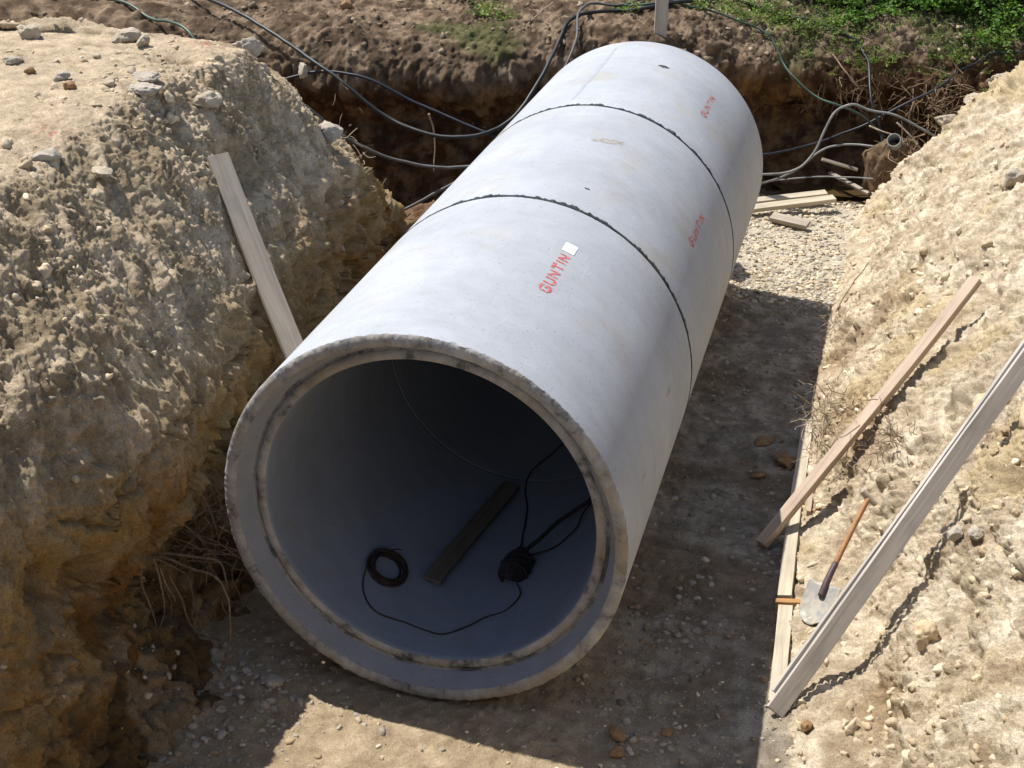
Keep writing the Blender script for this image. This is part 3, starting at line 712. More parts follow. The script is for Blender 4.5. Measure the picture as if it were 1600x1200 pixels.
for a in [
 (-3.98, 2.7, 'left_bank', 0.075, 'stone_grey', 'flat grey stone far left on top of the left spoil bank', 0.4, None, 0.3, 0),
 (-3.43, 2.44, 'left_bank', 0.055, 'stone_grey', 'rounded grey stone standing alone on the flat bank top', 0.8, None, 1.0, 1),
 (-3.72, 2.5, 'left_bank', 0.035, 'stone_brown', 'small brown pebble between two grey stones on the bank top', 0.8, None, 1.0, 2),
 (-3.26, 2.25, 'left_bank', 0.045, 'stone_brown', 'brown lump beside the grey stones near the edge of the bank', 0.75, None, 0.4, 3),
 (-3.02, 2.38, 'left_bank', 0.055, 'stone_pale', 'pale clod just left of the slab pile on the bank edge', 0.6, None, 2.0, 4),
 (-2.86, 2.62, 'left_bank', 0.10, 'stone_grey', 'grey tilted slab beside the hollow in the bank edge', 0.35, None, 0.5, 5),
 (-2.78, 2.40, 'left_bank', 0.12, 'stone_grey', 'largest grey slab lying below the tilted one at the bank edge', 0.3, None, 0.2, 6),
 (-2.50, 2.85, 'left_bank', 0.10, 'stone_pale', 'pale block on the right lip of the hollow in the bank edge', 0.55, None, 0.9, 7),
 (-3.55, 3.62, 'left_bank', 0.10, 'stone_pale', 'big rounded pale clod on the far rim of the flat bank top', 0.75, None, 0.9, 1),
 (-3.38, 3.55, 'left_bank', 0.07, 'stone_pale', 'smaller pale clod touching the big one on the far rim', 0.8, None, 1.9, 2),
 (-4.3, 3.45, 'left_bank', 0.11, 'stone_pale', 'low pale hump at the back rim of the bank, farthest left of the rim clods', 0.6, None, 2.4, 3),
 (-2.69, 0.98, 'left_bank', 0.10, 'stone_grey', 'grey layered slab at the top of the raked left slope', 0.35, None, 0.7, 4),
 (-2.48, 1.22, 'left_bank', 0.09, 'stone_pale', 'white chipped slab half buried in the upper left slope', 0.3, None, 2.4, 5),
 (-2.32, 4.62, 'left_bank', 0.12, 'stone_grey', 'grey boulder on the far shoulder of the left bank above the pit', 0.8, None, 0.4, 6),
 (-2.85, 4.35, 'left_bank', 0.11, 'stone_grey', 'grey rounded stone under the far corner of the bank top', 0.8, None, 0.4, 0),
 (2.98, 9.95, 'right_bank', 0.13, 'stone_pale', 'long pale stone on the ridge of the right heap beside the root clod', 0.6, None, 0.2, 0),
 (3.22, 9.95, 'right_bank', 0.12, 'stone_pale', 'second pale stone along the ridge of the right heap', 0.6, None, 0.9, 1),
 (3.50, 9.95, 'right_bank', 0.10, 'stone_pale', 'third pale stone up the ridge of the right heap', 0.7, None, 0.1, 2),
 (3.46, 6.48, 'right_bank', 0.10, 'stone_grey', 'whitish round cobble at the right edge of the sunny slope', 0.85, None, 0.4, 3),
 (2.98, 1.20, 'right_bank', 0.065, 'stone_grey', 'dark grey round stone above the ledge shadow on the right slope', 0.7, None, 0.4, 4),
 (3.07, 1.10, 'right_bank', 0.06, 'stone_grey', 'flatter grey stone touching the round one on the right slope', 0.5, None, 1.4, 5),
 (2.84, 0.62, 'right_bank', 0.10, 'stone_sand', 'angular sandy clod on the slope below the two grey stones', 0.75, None, 1.4, 6),
 (3.22, 2.42, 'right_bank', 0.17, 'stone_sand', 'large overhanging sandy block above the double board', 0.75, None, 1.1, 7),
 (3.42, 1.72, 'right_bank', 0.16, 'stone_sand', 'large cracked sandy block at the right edge below the double board', 0.8, None, 1.1, 1),
 (1.19, -0.06, 'trench_floor', 0.065, 'stone_brown', 'long brown stone on the shaded floor in front of the pipe', 0.6, None, -0.7, 2),
 (1.22, -0.22, 'trench_floor', 0.045, 'stone_brown', 'rounded brown stone lying just before the long one', 0.7, None, 0.2, 3),
 (1.29, -0.08, 'trench_floor', 0.025, 'stone_grey', 'tiny grey stone touching the long brown one', 0.8, None, 0.2, 4),
 (1.46, 0.06, 'trench_floor', 0.035, 'stone_brown', 'small reddish stone alone on the shaded floor', 0.7, None, 0.2, 5),
 (-0.95, -0.12, 'trench_floor', 0.075, 'stone_grey', 'flat grey stone at the corner of the sunlit patch', 0.3, None, 0.2, 6),
 (1.85, 3.46, 'trench_floor', 0.11, 'stone_brown', 'wedge shaped brown slab beside the form boards in the shade', 0.3, None, 2.2, 7),
 (1.64, 3.72, 'trench_floor', 0.075, 'stone_brown', 'thin reddish slab left of the wedge shaped one', 0.3, None, 0.9, 1),
 (1.66, 3.2, 'trench_floor', 0.06, 'stone_brown', 'broken reddish piece nearest the pipe on the shaded gravel', 0.4, None, 0.9, 2),
 (2.25, 0.22, 'right_bank', 0.04, 'stone_brown', 'orange stone wedged behind the foot of the double board', 0.8, None, 0.9, 3),
 (-4.0, 9.5, 'back_bank', 0.10, 'stone_brown', 'brown lump on the far bank above the pit', 0.7, None, 0.9, 4),
]: rock(*a[:7], group=a[7], rot=a[8], k=a[9])


# ------------------------------------------------------------------ pipes
R0, RB, LP = 1.2, 0.99, 2.331
def revolve(prof, nseg=360, ragged=None, y0=0):
    """prof list of (y, r); axis along +Y through z=R0"""
    th = np.linspace(0, 2*np.pi, nseg, endpoint=False)
    V = []
    for k, (y, r) in enumerate(prof):
        rr = np.full(nseg, r); yy = np.full(nseg, y)
        if ragged and k in ragged:
            a = ragged[k]; q = np.stack([np.cos(th)*24, np.sin(th)*24, np.full(nseg, k*3.1)+y0], 1)
            nn = fbm(q, 1.0, 4, 0.7)+0.8*np.clip(fbm(q*0.35, 1.0, 2, off=77)-0.25, 0, 1); yy = yy+a*np.clip(nn, -0.7, 2); rr = rr-a*0.35*np.abs(fbm(q, 1.0, 3, off=9))
        V.append(np.stack([rr*np.sin(th), yy, R0+rr*np.cos(th)], 1))
    V = np.concatenate(V); m = len(prof); F = []
    a = np.arange(nseg); b = (a+1) % nseg
    for k in range(m-1):
        F.append(np.stack([k*nseg+a, k*nseg+b, (k+1)*nseg+b, (k+1)*nseg+a], 1))
    return V, np.concatenate(F)
def on_cyl(u, y, r=1.2012):
    """u = angle in radians from the top, towards +x"""
    return (r*math.sin(u), y, R0+r*math.cos(u))
STROKES = {  # letters as polylines in a 0..w by 0..1 box
 'G': (0.62, [[(0.58, 0.72), (0.58, 0.85), (0.45, 0.97), (0.18, 0.97), (0.04, 0.84), (0.04, 0.16), (0.18, 0.03), (0.45, 0.03), (0.58, 0.15), (0.58, 0.46), (0.34, 0.46)]]),
 'U': (0.60, [[(0.05, 1.0), (0.05, 0.16), (0.18, 0.03), (0.44, 0.03), (0.56, 0.16), (0.56, 1.0)]]),
 'N': (0.62, [[(0.05, 0.0), (0.05, 1.0)], [(0.07, 0.96), (0.55, 0.04)], [(0.57, 0.0), (0.57, 1.0)]]),
 'T': (0.60, [[(0.0, 0.95), (0.60, 0.95)], [(0.30, 0.90), (0.30, 0.0)]]),
 'I': (0.14, [[(0.07, 0.0), (0.07, 1.0)]])}
def lettering(parent, y0, y1, u0, u1, gap=0.22):
    """word from y0 (first letter) to y1, letter tops at angle u0, feet at u1 (degrees)"""
    word = "GUNTIN"; own = []; tot = sum(STROKES[c][0] for c in word)+gap*(len(word)-1)
    ky = (y1-y0)/tot; V = []; F = []; w = 0.15
    def put(p): 
        y = y0+p[0]*ky; u = R_(u1+(u0-u1)*p[1]); V.append(on_cyl(u, y, 1.2016)); return len(V)-1
    x = 0
    asp = ky/(R0*abs(R_(u1-u0)))   # metres per unit along / across
    for li_, c in enumerate(word):
        wd, pl = STROKES[c]
        for line in pl:
            L_, R2 = [], []
            for i, p in enumerate(line):
                a = np.array(line[max(0, i-1)]); b = np.array(line[min(len(line)-1, i+1)])
                d = (b-a)*[asp, 1]; d = d/np.linalg.norm(d); nrm = np.array([-d[1]/asp, d[0]])
                jit = 1+0.12*rng.normal()
                L_.append(np.array(p)+nrm*w*jit*0.9); R2.append(np.array(p)-nrm*w*jit*0.9)
            for i in range(len(line)-1):
                k = 4
                for j in range(k):
                    t0, t1 = j/k, (j+1)/k
                    q = [L_[i]*(1-t0)+L_[i+1]*t0, R2[i]*(1-t0)+R2[i+1]*t0, R2[i]*(1-t1)+R2[i+1]*t1, L_[i]*(1-t1)+L_[i+1]*t1]
                    F.append([put((a[0]+x, a[1])) for a in q]); own.append(li_)
        x += wd+gap
    # give the paint a little thickness so overlapping strokes never share a plane
    for li in range(len(word)):
        V2 = []; sel = [f for f, l in zip(F, own) if l == li]
        for i, f in enumerate(sel):
            for j in f:
                v = np.array(V[j]); r = v-np.array([0, v[1], R0]); r /= np.linalg.norm(r); V2.append(v+r*0.00004*(i % 29))
        mesh_obj('letter', V2, [[4*i, 4*i+1, 4*i+2, 4*i+3] for i in range(len(sel))], M['red'], parent)
def cyl_blob(name, parent, y, u, ry, ru, mat, seed=0, r=1.2015, rough=0.35, ang=0.0):
    n = 40; V = [on_cyl(R_(u), y, r)]
    for i in range(n):
        a = 2*math.pi*i/n
        k = 1+rough*1.3*float(fbm(np.array([[math.cos(a)*2.2+seed, math.sin(a)*2.2, seed*2.3]]), 1.0, 4, 0.7)[0])
        dx, dy = ry*k*math.cos(a), ru*k*math.sin(a)
        dx, dy = dx*math.cos(ang)-dy*math.sin(ang), dx*math.sin(ang)+dy*math.cos(ang)
        V.append(on_cyl(R_(u)+dy/R0, y+dx, r))
    return mesh_obj(name, V, [(0, i+1, (i+1) % n+1) for i in range(n)], mat, parent)
labels = ['nearest concrete pipe section, open grooved mouth in front and white sticker on top',
          'middle concrete pipe section between the dark joint rings, brown smear on top',
          'farthest pale concrete pipe section, with a small dark hole near its crown']
for k in range(3):
    root = tag(empty('concrete_pipe', (0, k*LP, 0)), labels[k], 'concrete pipe', 'concrete pipe sections laid end to end')
    y0 = k*LP; e = 0.007
    if k == 0:
        prof = [(0.012, R0), (LP-e, R0), (LP-e, RB+.03)]
        V, F = revolve([(0.013, R0-0.003), (0.022, R0), (0.024, R0), (0.05, R0), (0.3, R0), (LP/2, R0), (LP-0.10, R0), (LP-0.04, R0), (LP-0.03, R0), (LP-e-.012, R0), (LP-e, R0-0.012), (LP-e, 1.09)], 960, {0: 0.010, 9: 0.003}, k)
    else:
        V, F = revolve([(e, 1.09), (e, R0-0.010), (e+.010, R0), (0.03, R0), (0.04, R0), (0.3, R0), (LP/2, R0), (LP-0.10, R0), (LP-0.04, R0), (LP-0.03, R0), (LP-e-.012, R0), (LP-e, R0-0.012), (LP-e, RB+.05)], 480, {1: 0.003}, k)
    V = V+[0, y0, 0]
    mesh_obj('barrel', V, F, M['conc'], root, True)
    V, F = revolve([(0.134, RB+0.006), (0.150, RB), (0.17, RB), (0.2, RB), (1.0, RB), (LP-0.06, RB), (LP-0.03, RB), (LP-0.02, RB), (LP-0.006, RB), (LP-0.006, RB+0.06)] if k == 0 else [(0.006, RB+0.07), (0.006, RB), (0.02, RB), (0.03, RB), (0.06, RB), (1.0, RB), (LP-0.06, RB), (LP-0.03, RB), (LP-0.02, RB), (LP-0.006, RB), (LP-0.006, RB+0.06)]+([(LP-0.002, 1.15)] if k == 2 else []), 360)
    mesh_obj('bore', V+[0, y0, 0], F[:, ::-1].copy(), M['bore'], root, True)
    if k == 0:
        # socket mouth: rough end face, conical recess, ragged groove, inner shoulder
        V, F = revolve([(0.012, R0), (0.0, R0-0.012), (-0.002, 1.165), (0.001, 1.136), (0.012, 1.124)], 960, {0: 0.010, 1: 0.006, 2: 0.003, 3: 0.005, 4: 0.003}, 0)
        mesh_obj('end_face', V, F[:, ::-1].copy(), M['rim'], root, True)
        V, F = revolve([(0.012, 1.124), (0.05, 1.108), (0.115, 1.082), (0.132, 1.076)], 480, {0: 0.003, 3: 0.002}, 2)
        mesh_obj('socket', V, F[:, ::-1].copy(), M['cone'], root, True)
        V, F = revolve([(0.132, 1.076), (0.150, 1.066), (0.136, 1.052)], 480, {1: 0.006, 2: 0.010}, 3)
        mesh_obj('groove', V, F[:, ::-1].copy(), M['groove'], root, True)
        V, F = revolve([(0.136, 1.052), (0.126, 1.040), (0.124, 1.010), (0.134, RB+0.006)], 480, {0: 0.005, 1: 0.004, 2: 0.002}, 3)
        mesh_obj('inner_shoulder', V, F[:, ::-1].copy(), M['rim'], root, True)
    if k > 0:
        # dark ragged joint ring just proud of the skin, plus mortar crumbs
        nseg = 720; th = np.linspace(0, 2*np.pi, nseg, endpoint=False)
        q = np.stack([np.cos(th)*9, np.sin(th)*9, np.full(nseg, k*5.0)], 1)
        up = np.clip(np.cos(th), 0, 1)
        w1 = 0.014+0.032*np.clip(fbm(q, 1.5, 5, 0.72)+0.3, 0, 2)*(0.35+up)
        w0 = 0.010+0.004*fbm(q, 2.0, 3, off=4)
        pr = []
        for (s, dr) in ((-1, -0.02), (-1, 0.0022), (1, 0.0022), (1, -0.02)):
            yy = y0+(-w0 if s < 0 else w1); rr = R0+dr
            pr.append(np.stack([rr*np.sin(th), yy, R0+rr*np.cos(th)], 1))
        Vj = np.concatenate(pr); a = np.arange(nseg); b = (a+1) % nseg
        Fj = np.concatenate([np.stack([i*nseg+a, i*nseg+b, (i+1)*nseg+b, (i+1)*nseg+a], 1) for i in range(3)])
        mesh_obj('joint_seal', Vj, Fj, M['joint'], root)
    if k == 0:
        lettering(root, 1.00, 1.585, 21.3, 24.5)
        V = []; F = []
        for i in range(7):
            for j in (0, 1): V.append(on_cyl(R_(20.9+4.0*i/6), 1.635+0.135*j, 1.2032))
        F = [(2*i, 2*i+1, 2*i+3, 2*i+2) for i in range(6)]
        mesh_obj('sticker', V, F, M['stick'], root)
        cyl_blob('scuff_mark', root, 1.5, 76.0, 0.06, 0.012, M['tape'], 3)
        cyl_blob('scuff_mark', root, 0.55, 80.0, 0.05, 0.012, M['tape'], 5)
    if k == 1:
        lettering(root, 3.24, 3.86, 57.0, 60.0)
        cyl_blob('mud_smear', root, 3.83, 13.6, 0.045, 0.13, M['tape'], 4, ang=-0.5)
        cyl_blob('scuff_mark', root, 2.75, 17.0, 0.012, 0.02, M['joint'], 6)
    if k == 2:
        cyl_blob('water_stain', root, 5.80, -11.2, 0.95, 0.022, M['faint'], 12, rough=0.12)
        lettering(root, 5.56, 6.19, 38.4, 41.0)
        cyl_blob('lifting_hole', root, 6.22, 14.8, 0.035, 0.05, M['joint'], 8)

# ------------------------------------------------------------------ tubes
def spline(pts, per=10):
    P = np.array(pts, float)
    if len(P) == 2: P = np.array([P[0], (P[0]*2+P[1])/3, (P[0]+P[1]*2)/3, P[1]])
    return cr_axis(P, [per]*(len(P)-1))
def tube(name, pts, r, mat, parent=None, seg=8, per=10, taper=None, sway=0.0, seed=0):
    C_ = spline(pts, per); n = len(C_)
    if sway: C_ = C_+sway*np.stack([fbm(C_+seed, 2.2, 3, off=i*5) for i in (1, 2, 3)], 1)
    T = np.gradient(C_, axis=0); T /= np.linalg.norm(T, axis=1)[:, None]+1e-9
    up = np.array([0.13, 0.21, 0.97]); A = np.cross(T, up); A /= np.linalg.norm(A, axis=1)[:, None]+1e-9; Bn = np.cross(T, A)
    rr = np.full(n, r) if taper is None else np.linspace(r, r*taper, n)
    th = np.linspace(0, 2*np.pi, seg, endpoint=False)
    V = (C_[:, None, :]+rr[:, None, None]*(np.cos(th)[None, :, None]*A[:, None, :]+np.sin(th)[None, :, None]*Bn[:, None, :])).reshape(-1, 3)
    a = np.arange(seg); b = (a+1) % seg; F = []
    for i in range(n-1): F += np.stack([i*seg+a, i*seg+b, (i+1)*seg+b, (i+1)*seg+a], 1).tolist()
    F.append(list(range(seg))[::-1]); F.append([(n-1)*seg+i for i in range(seg)])
    return mesh_obj(name, V, F, mat, parent, True)

CB = [
 ('cable', 'cable', 0.022, 'thick black cable sagging across the whole pit from the far left ground',
  [(-7.2, 10.1, 2.2), (-5.98, 9.35, 2.12), (-4.95, 8.65, 2.05), (-4.17, 8.25, 1.81), (-3.46, 7.95, 1.52), (-3.0, 7.9, 1.21), (-2.39, 7.8, 1.06), (-1.91, 7.9, 1.07), (-1.63, 8.2, 1.2), (-1.45, 8.6, 1.49), (-1.38, 9.2, 1.75), (-1.32, 9.9, 1.93), (-1.02, 10.3, 1.96), (-0.65, 10.4, 1.96), (-0.30, 10.7, 1.9), (0.1, 11.4, 1.9)]),
 ('cable', 'cable_blue', 0.016, 'thinner blue-black cable against the dark pit wall, running level behind the sagging one',
  [(-5.4, 7.9, 1.1), (-4.3, 8.0, 1.47), (-3.8, 8.1, 1.59), (-3.35, 8.1, 1.58), (-2.77, 8.1, 1.35), (-1.87, 8.0, 1.07), (-1.4, 7.95, 0.9), (-0.9, 8.2, 0.7)]),
 ('cable', 'cable_grey', 0.017, 'dusty grey cable lowest in the pit, coming from behind the left bank',
  [(-4.4, 6.6, 2.05), (-3.58, 7.0, 1.55), (-3.22, 7.3, 1.12), (-2.73, 7.5, 0.85), (-2.33, 7.6, 0.78), (-1.93, 7.7, 0.78), (-1.4, 7.8, 0.85), (-0.8, 8.4, 0.9)]),
 ('cable', 'cable_grey', 0.016, 'short grey cable rising from the pit floor to the pipe',
  [(-3.0, 7.55, 0.1), (-2.67, 7.6, 0.28), (-2.25, 7.8, 0.50), (-1.98, 8.0, 0.62), (-1.5, 8.2, 0.75)]),
 ('cable', 'cable_grey', 0.015, 'grey cable looping over the lip right next to the black one',
  [(-1.32, 8.5, 1.1), (-1.25, 9.0, 1.54), (-1.2, 9.4, 1.84), (-1.27, 9.8, 2.01), (-1.19, 10.2, 2.06), (-0.9, 10.5, 1.97), (-0.5, 10.9, 1.9)]),
 ('hose', 'hose_green', 0.018, 'grey-green hose on the far ground beyond the left bank top',
  [(-10.5, 9.6, 1.9), (-8.9, 9.3, 1.90), (-7.91, 9.2, 1.93), (-7.01, 9.0, 1.97), (-6.11, 8.6, 1.95), (-5.39, 8.2, 1.93), (-4.9, 7.8, 1.2)]),
 ('hose', 'hose_green', 0.014, 'green hose lying along the far ground and dropping over the wall on the right',
  [(-0.98, 10.5, 1.95), (-0.46, 10.6, 1.93), (-0.25, 10.8, 1.9), (0.28, 10.9, 1.72), (0.84, 10.85, 1.5), (1.19, 10.5, 1.27), (1.43, 10.4, 1.1), (1.78, 10.3, 1.01), (2.0, 10.4, .9), (2.3, 10.6, 0.6)]),
 ('plastic_pipe', 'hose_white', 0.015, 'whitish flexible pipe arching highest over the puddle right of the concrete pipe',
  [(0.5, 9.75, 0.22), (0.89, 9.8, 0.27), (1.39, 9.9, 0.36), (1.53, 10.0, 0.51), (1.63, 10.1, 0.8), (1.75, 10.2, 1.0), (1.89, 10.25, 1.06), (2.11, 10.3, 0.99), (2.4, 10.3, 0.95), (2.59, 10.3, 0.87), (2.9, 10.35, 0.7)]),
 ('plastic_pipe', 'hose_white', 0.013, 'whitish pipe with the lower arch, ending at the root clod',
  [(0.5, 9.4, 0.18), (0.85, 9.5, 0.22), (1.38, 10.05, 0.31), (1.65, 10.1, 0.55), (1.94, 10.1, 0.62), (2.25, 10.0, 0.63), (2.5, 10.05, 0.5)]),
 ('cable', 'cable_blue', 0.014, 'dark blue cable climbing from the pit floor up to the far right ground',
  [(0.4, 9.8, 0.44), (0.86, 9.9, 0.46), (1.43, 10.2, 0.54), (1.85, 10.4, 0.67), (2.19, 10.5, 0.84), (2.53, 10.6, 1.03), (2.87, 10.8, 1.19), (3.16, 11.3, 1.33), (3.68, 11.6, 1.38), (4.6, 11.9, 1.5)]),
 ('plastic_pipe', 'hose_white', 0.009, 'thin straight white pipe low over the puddle',
  [(0.5, 9.9, 0.08), (0.89, 9.9, 0.14), (1.62, 9.9, 0.27), (2.21, 9.8, 0.33), (2.6, 9.75, 0.3)]),
 ('cable', 'cable', 0.016, 'thin dark cable hanging straight down the far wall on the right',
  [(1.91, 11.25, 1.47), (2.02, 10.9, 1.40), (2.05, 10.7, 1.30), (2.11, 10.4, 1.05), (2.24, 10.3, 0.79), (2.3, 10.2, 0.6), (2.32, 10.1, 0.3)]),
 ('cable', 'cable', 0.018, 'black cable lying in the weeds at the edge of the green undergrowth',
  [(-0.6, 11.8, 2.0), (0.51, 11.5, 1.80), (1.31, 11.4, 1.64), (1.71, 11.3, 1.56), (1.91, 11.25, 1.48)]),
]
for nm, mt, r, lab, pts in CB:
    pts = spline(pts, 5)
    for p in pts:                      # rest on the ground instead of running through it
        if p[1] > 8.2:
            zg = on('back_bank', p[0], p[1])[0]
            if zg > 1.1 and -0.02 < zg+r-p[2] < 0.40: p[2] = zg+r
    pts[1:-1] = (pts[:-2]+2*pts[1:-1]+pts[2:])/4
    tag(tube(nm, pts, r, M[mt], sway=0.010, seed=r*1000, per=4), lab, nm.replace('_', ' '), 'cables and hoses crossing the pit')
# inside the pipe
def coil():
    c = np.array((-0.50, 0.76, 0.345)); n = np.array((0.46, 0.0, 0.89)); n /= np.linalg.norm(n)
    a = np.array((0, 1.0, 0)); b = np.cross(n, a); P = []
    for i in range(15*20):
        t = i/20*2*math.pi; k = i/20
        r = 0.118+0.018*math.sin(k*2.7)+0.008*math.sin(k*7.1)
        h = 0.022+0.020*math.sin(k*1.9+1)+0.004*math.cos(t*1.3)
        P.append(c+a*r*1.12*math.cos(t+k*.06)+b*r*math.sin(t+k*.06)+n*h+0.006*np.array([math.sin(t*2+k), math.cos(t+k), 0]))
    o = empty('wire_coil', tuple(c)); tag(o, 'dark coil of wire lying inside the mouth of the concrete pipe', 'wire coil')
    tube('loops', P[::2], 0.0045, M['iron'], o, seg=6, per=2)
    tube('loose_end', [c+a*0.13+b*0.05+n*0.03, c+a*0.17+b*.02+n*0.05, c+a*0.19-b*.02+n*0.06], 0.004, M['iron'], o, seg=6, per=4)
coil()
tag(tube('cord', [(-0.60, 0.68, 0.44), (-0.57, 0.52, 0.40), (-0.53, 0.43, 0.37), (-0.46, 0.36, 0.33), (-0.22, 0.38, 0.24), (-0.11, 0.37, 0.222), (0.0, 0.36, 0.218), (0.12, 0.45, 0.225), (0.23, 0.57, 0.245), (0.33, 0.62, 0.272), (0.37, 0.68, 0.29), (0.39, 0.78, 0.30), (0.33, 0.92, 0.29)], 0.005, M['iron'], seg=6, sway=0.01), 'thin dark cord looping along the pipe bottom from wire coil to bundle', 'cord')
def bundle():
    o = empty('cloth_bundle', (0.29, 1.05, 0.24)); tag(o, 'dark knotted cloth bundle tied with rope inside the pipe', 'bundle')
    V = RV[3]*np.array([0.085, 0.13, 0.085]); V = V*(1+0.30*ridged(V, 9, 3)[:, None]*0.5)
    mesh_obj('wrapping', V+np.array([0.29, 1.05, 0.30]), ICO3[1], M['cloth'], o, True)
    for i in range(4):
        a = i*0.8; P = [(0.29+0.095*math.cos(t), 1.05+0.13*math.cos(t)*math.sin(a)*0.4+0.05*(i-1.5), 0.30+0.095*math.sin(t)) for t in np.linspace(0, 6.3, 14)]
        tube('tie', P, 0.007, M['rope'], o, seg=6, per=3)
bundle()
tag(tube('rope', [(0.30, 1.12, 0.36), (0.40, 1.32, 0.40), (0.49, 1.56, 0.42), (0.60, 1.65, 0.48), (0.68, 1.73, 0.53), (0.80, 1.95, 0.70), (0.88, 2.2, 0.88)], 0.014, M['rope'], seg=8, sway=0.01), 'thick dark rope running from the bundle up the right inner wall of the pipe', 'rope')
tag(tube('cord', [(0.33, 1.2, 0.31), (0.50, 1.30, 0.36), (0.60, 1.42, 0.43), (0.62, 1.62, 0.46), (0.64, 1.70, 0.47)], 0.006, M['rope'], seg=6, sway=0.01), 'short loose cord drooping in a loop beside the thick rope', 'cord')
tag(tube('cord', [(0.27, 1.15, 0.32), (0.24, 1.40, 0.26), (0.17, 1.80, 0.235), (0.14, 1.95, 0.23), (0.06, 2.2, 0.22), (0.04, 2.43, 0.22), (0.14, 2.8, 0.225), (0.2, 3.1, 0.24), (0.3, 3.6, 0.27)], 0.006, M['rope'], seg=6, sway=0.012), 'thin cord wandering from the bundle deep into the pipe', 'cord')


# ------------------------------------------------------------------ boards
def board(name, a, b, w, t, wdir, mat, label=None, cat='board', group=None, parent=None, warp=0.006):
    """plank from a to b, width w along wdir (made orthogonal), thickness t"""
    a = Vector(a); b = Vector(b); X = (b-a); L_ = X.length; X.normalize()
    W = Vector(wdir); W = (W-X*W.dot(X)).normalized(); T = X.cross(W).normalized()
    bm = bmesh.new(); n = max(4, int(L_/0.12)); rings = []
    sd_ = rng.random()*50
    for i in range(n+1):
        x = L_*i/n
        o1 = warp*math.sin(x*2.1+sd_); o2 = warp*math.cos(x*1.6+sd_)
        ring = []
        for (u, v) in ((-.5, -.5), (.5, -.5), (.5, .5), (-.5, .5)):
            j = 0.0012
            ring.append(bm.verts.new((x+((rng.random()-.5)*0.008 if i in (0, n) else 0), u*w+o1+(rng.random()-.5)*j*2, v*t+o2+(rng.random()-.5)*j)))
        rings.append(ring)
    for i in range(n):
        for k in range(4): bm.faces.new((rings[i][k], rings[i][(k+1) % 4], rings[i+1][(k+1) % 4], rings[i+1][k]))
    bm.faces.new(rings[0][::-1]); bm.faces.new(rings[-1])
    bmesh.ops.recalc_face_normals(bm, faces=bm.faces)
    eds = [e for e in bm.edges if e.calc_face_angle(0) > 1.0]
    bmesh.ops.bevel(bm, geom=eds, offset=0.0035, segments=2, affect='EDGES', profile=0.6)
    me = bpy.data.meshes.new(name); bm.to_mesh(me); bm.free(); me.materials.append(mat)
    o = bpy.data.objects.new(name, me); col.objects.link(o)
    Mx = Matrix(((X.x, W.x, T.x, a.x), (X.y, W.y, T.y, a.y), (X.z, W.z, T.z, a.z), (0, 0, 0, 1)))
    if parent is not None:
        o.parent = parent; Mx = Matrix.Translation(-Vector(parent.location)) @ Mx
    o.matrix_local = Mx if parent is not None else Mx
    if parent is None: tag(o, label, cat, group)
    return o

def nboard(name, a, b, w, t, n, mat, label, cat='board', group=None, parent=None, warp=0.006):
    """board whose wide face has the normal n"""
    X = (Vector(b)-Vector(a)).normalized(); return board(name, a, b, w, t, Vector(n).cross(X), mat, label, cat, group, parent, warp)
nboard('board', (-2.29, 2.47, 2.46), (-0.80, 1.27, 0.22), 0.16, 0.04, (.37, -.33, .48), M['wood_grey'], 'weathered grey board leaning on the left clay wall beside the pipe')
nboard('board', (1.79, 2.18, 0.03), (3.07, 3.84, 1.53), 0.088, 0.055, (-.35, -.35, 1), M['wood_pink'], 'rosy sawn timber propped up the right slope, foot in the pipe shadow', warp=0.008)
# two boards laid face to face, seen on edge
d = Vector((1.27, 1.77, 1.66)).normalized()
A_ = Vector((2.05, 0.36, 0.04)); B_ = A_+d*3.6
nv = Vector((0.40, -0.72, 0.42)); nv = (nv-d*nv.dot(d)).normalized()
nboard('board', A_, B_, 0.118, 0.030, nv, M['wood_dirty'], 'long cement-dusted board up the right slope, front one of the pair, wide face showing', warp=0.004)
wv = nv.cross(d)*(1 if nv.cross(d).z > 0 else -1)
nboard('board', A_-nv*0.046+wv*0.012+d*0.10, B_-nv*0.046+wv*0.014+d*0.05, 0.108, 0.034, nv, M['wood_dirty'], 'board lying flush behind the long dusted one, only its upper edge showing', warp=0.004)
# form boards along the toe of the right slope
nboard('form_board', (1.955, 4.07, 0.055), (2.005, 1.50, 0.06), 0.092, 0.07, (-.12, 0, 1), M['wood_pale'], 'farther pale form timber lying along the edge of the trench floor', 'timber', 'form timbers along the trench edge')
nboard('form_board', (2.015, 1.42, 0.05), (2.06, 0.42, 0.05), 0.092, 0.06, (-.05, 0, 1), M['wood_pale'], 'nearer pale form timber, between the cross block and the foot of the double board', 'timber', 'form timbers along the trench edge')
nboard('form_board', (2.035, 4.0, 0.09), (2.075, 2.55, 0.09), 0.03, 0.10, (0, 0, 1), M['wood_pink'], 'thin reddish lath standing against the back of the farther form timber', 'timber')
nboard('wood_block', (1.955, 1.455, 0.05), (2.22, 1.47, 0.07), 0.045, 0.075, (0, 0, 1), M['wood_orange'], 'orange sawn cross block between the two form timbers', 'block')
nboard('wood_block', (2.10, 2.62, 0.02), (2.16, 2.60, 0.16), 0.05, 0.03, (0, -1, 0), M['wood_orange'], 'small orange stake head behind the form timber below the rosy prop', 'block')
nboard('wood_block', (2.09, 2.20, 0.06), (2.19, 2.32, 0.10), 0.07, 0.03, (0, 0, 1), M['wood_pale'], 'upper one of two pale offcuts beside the form timber', 'block')
nboard('wood_block', (2.10, 1.92, 0.06), (2.20, 1.97, 0.09), 0.06, 0.035, (0, 0, 1), M['wood_pale'], 'lower one of two pale offcuts beside the form timber', 'block')
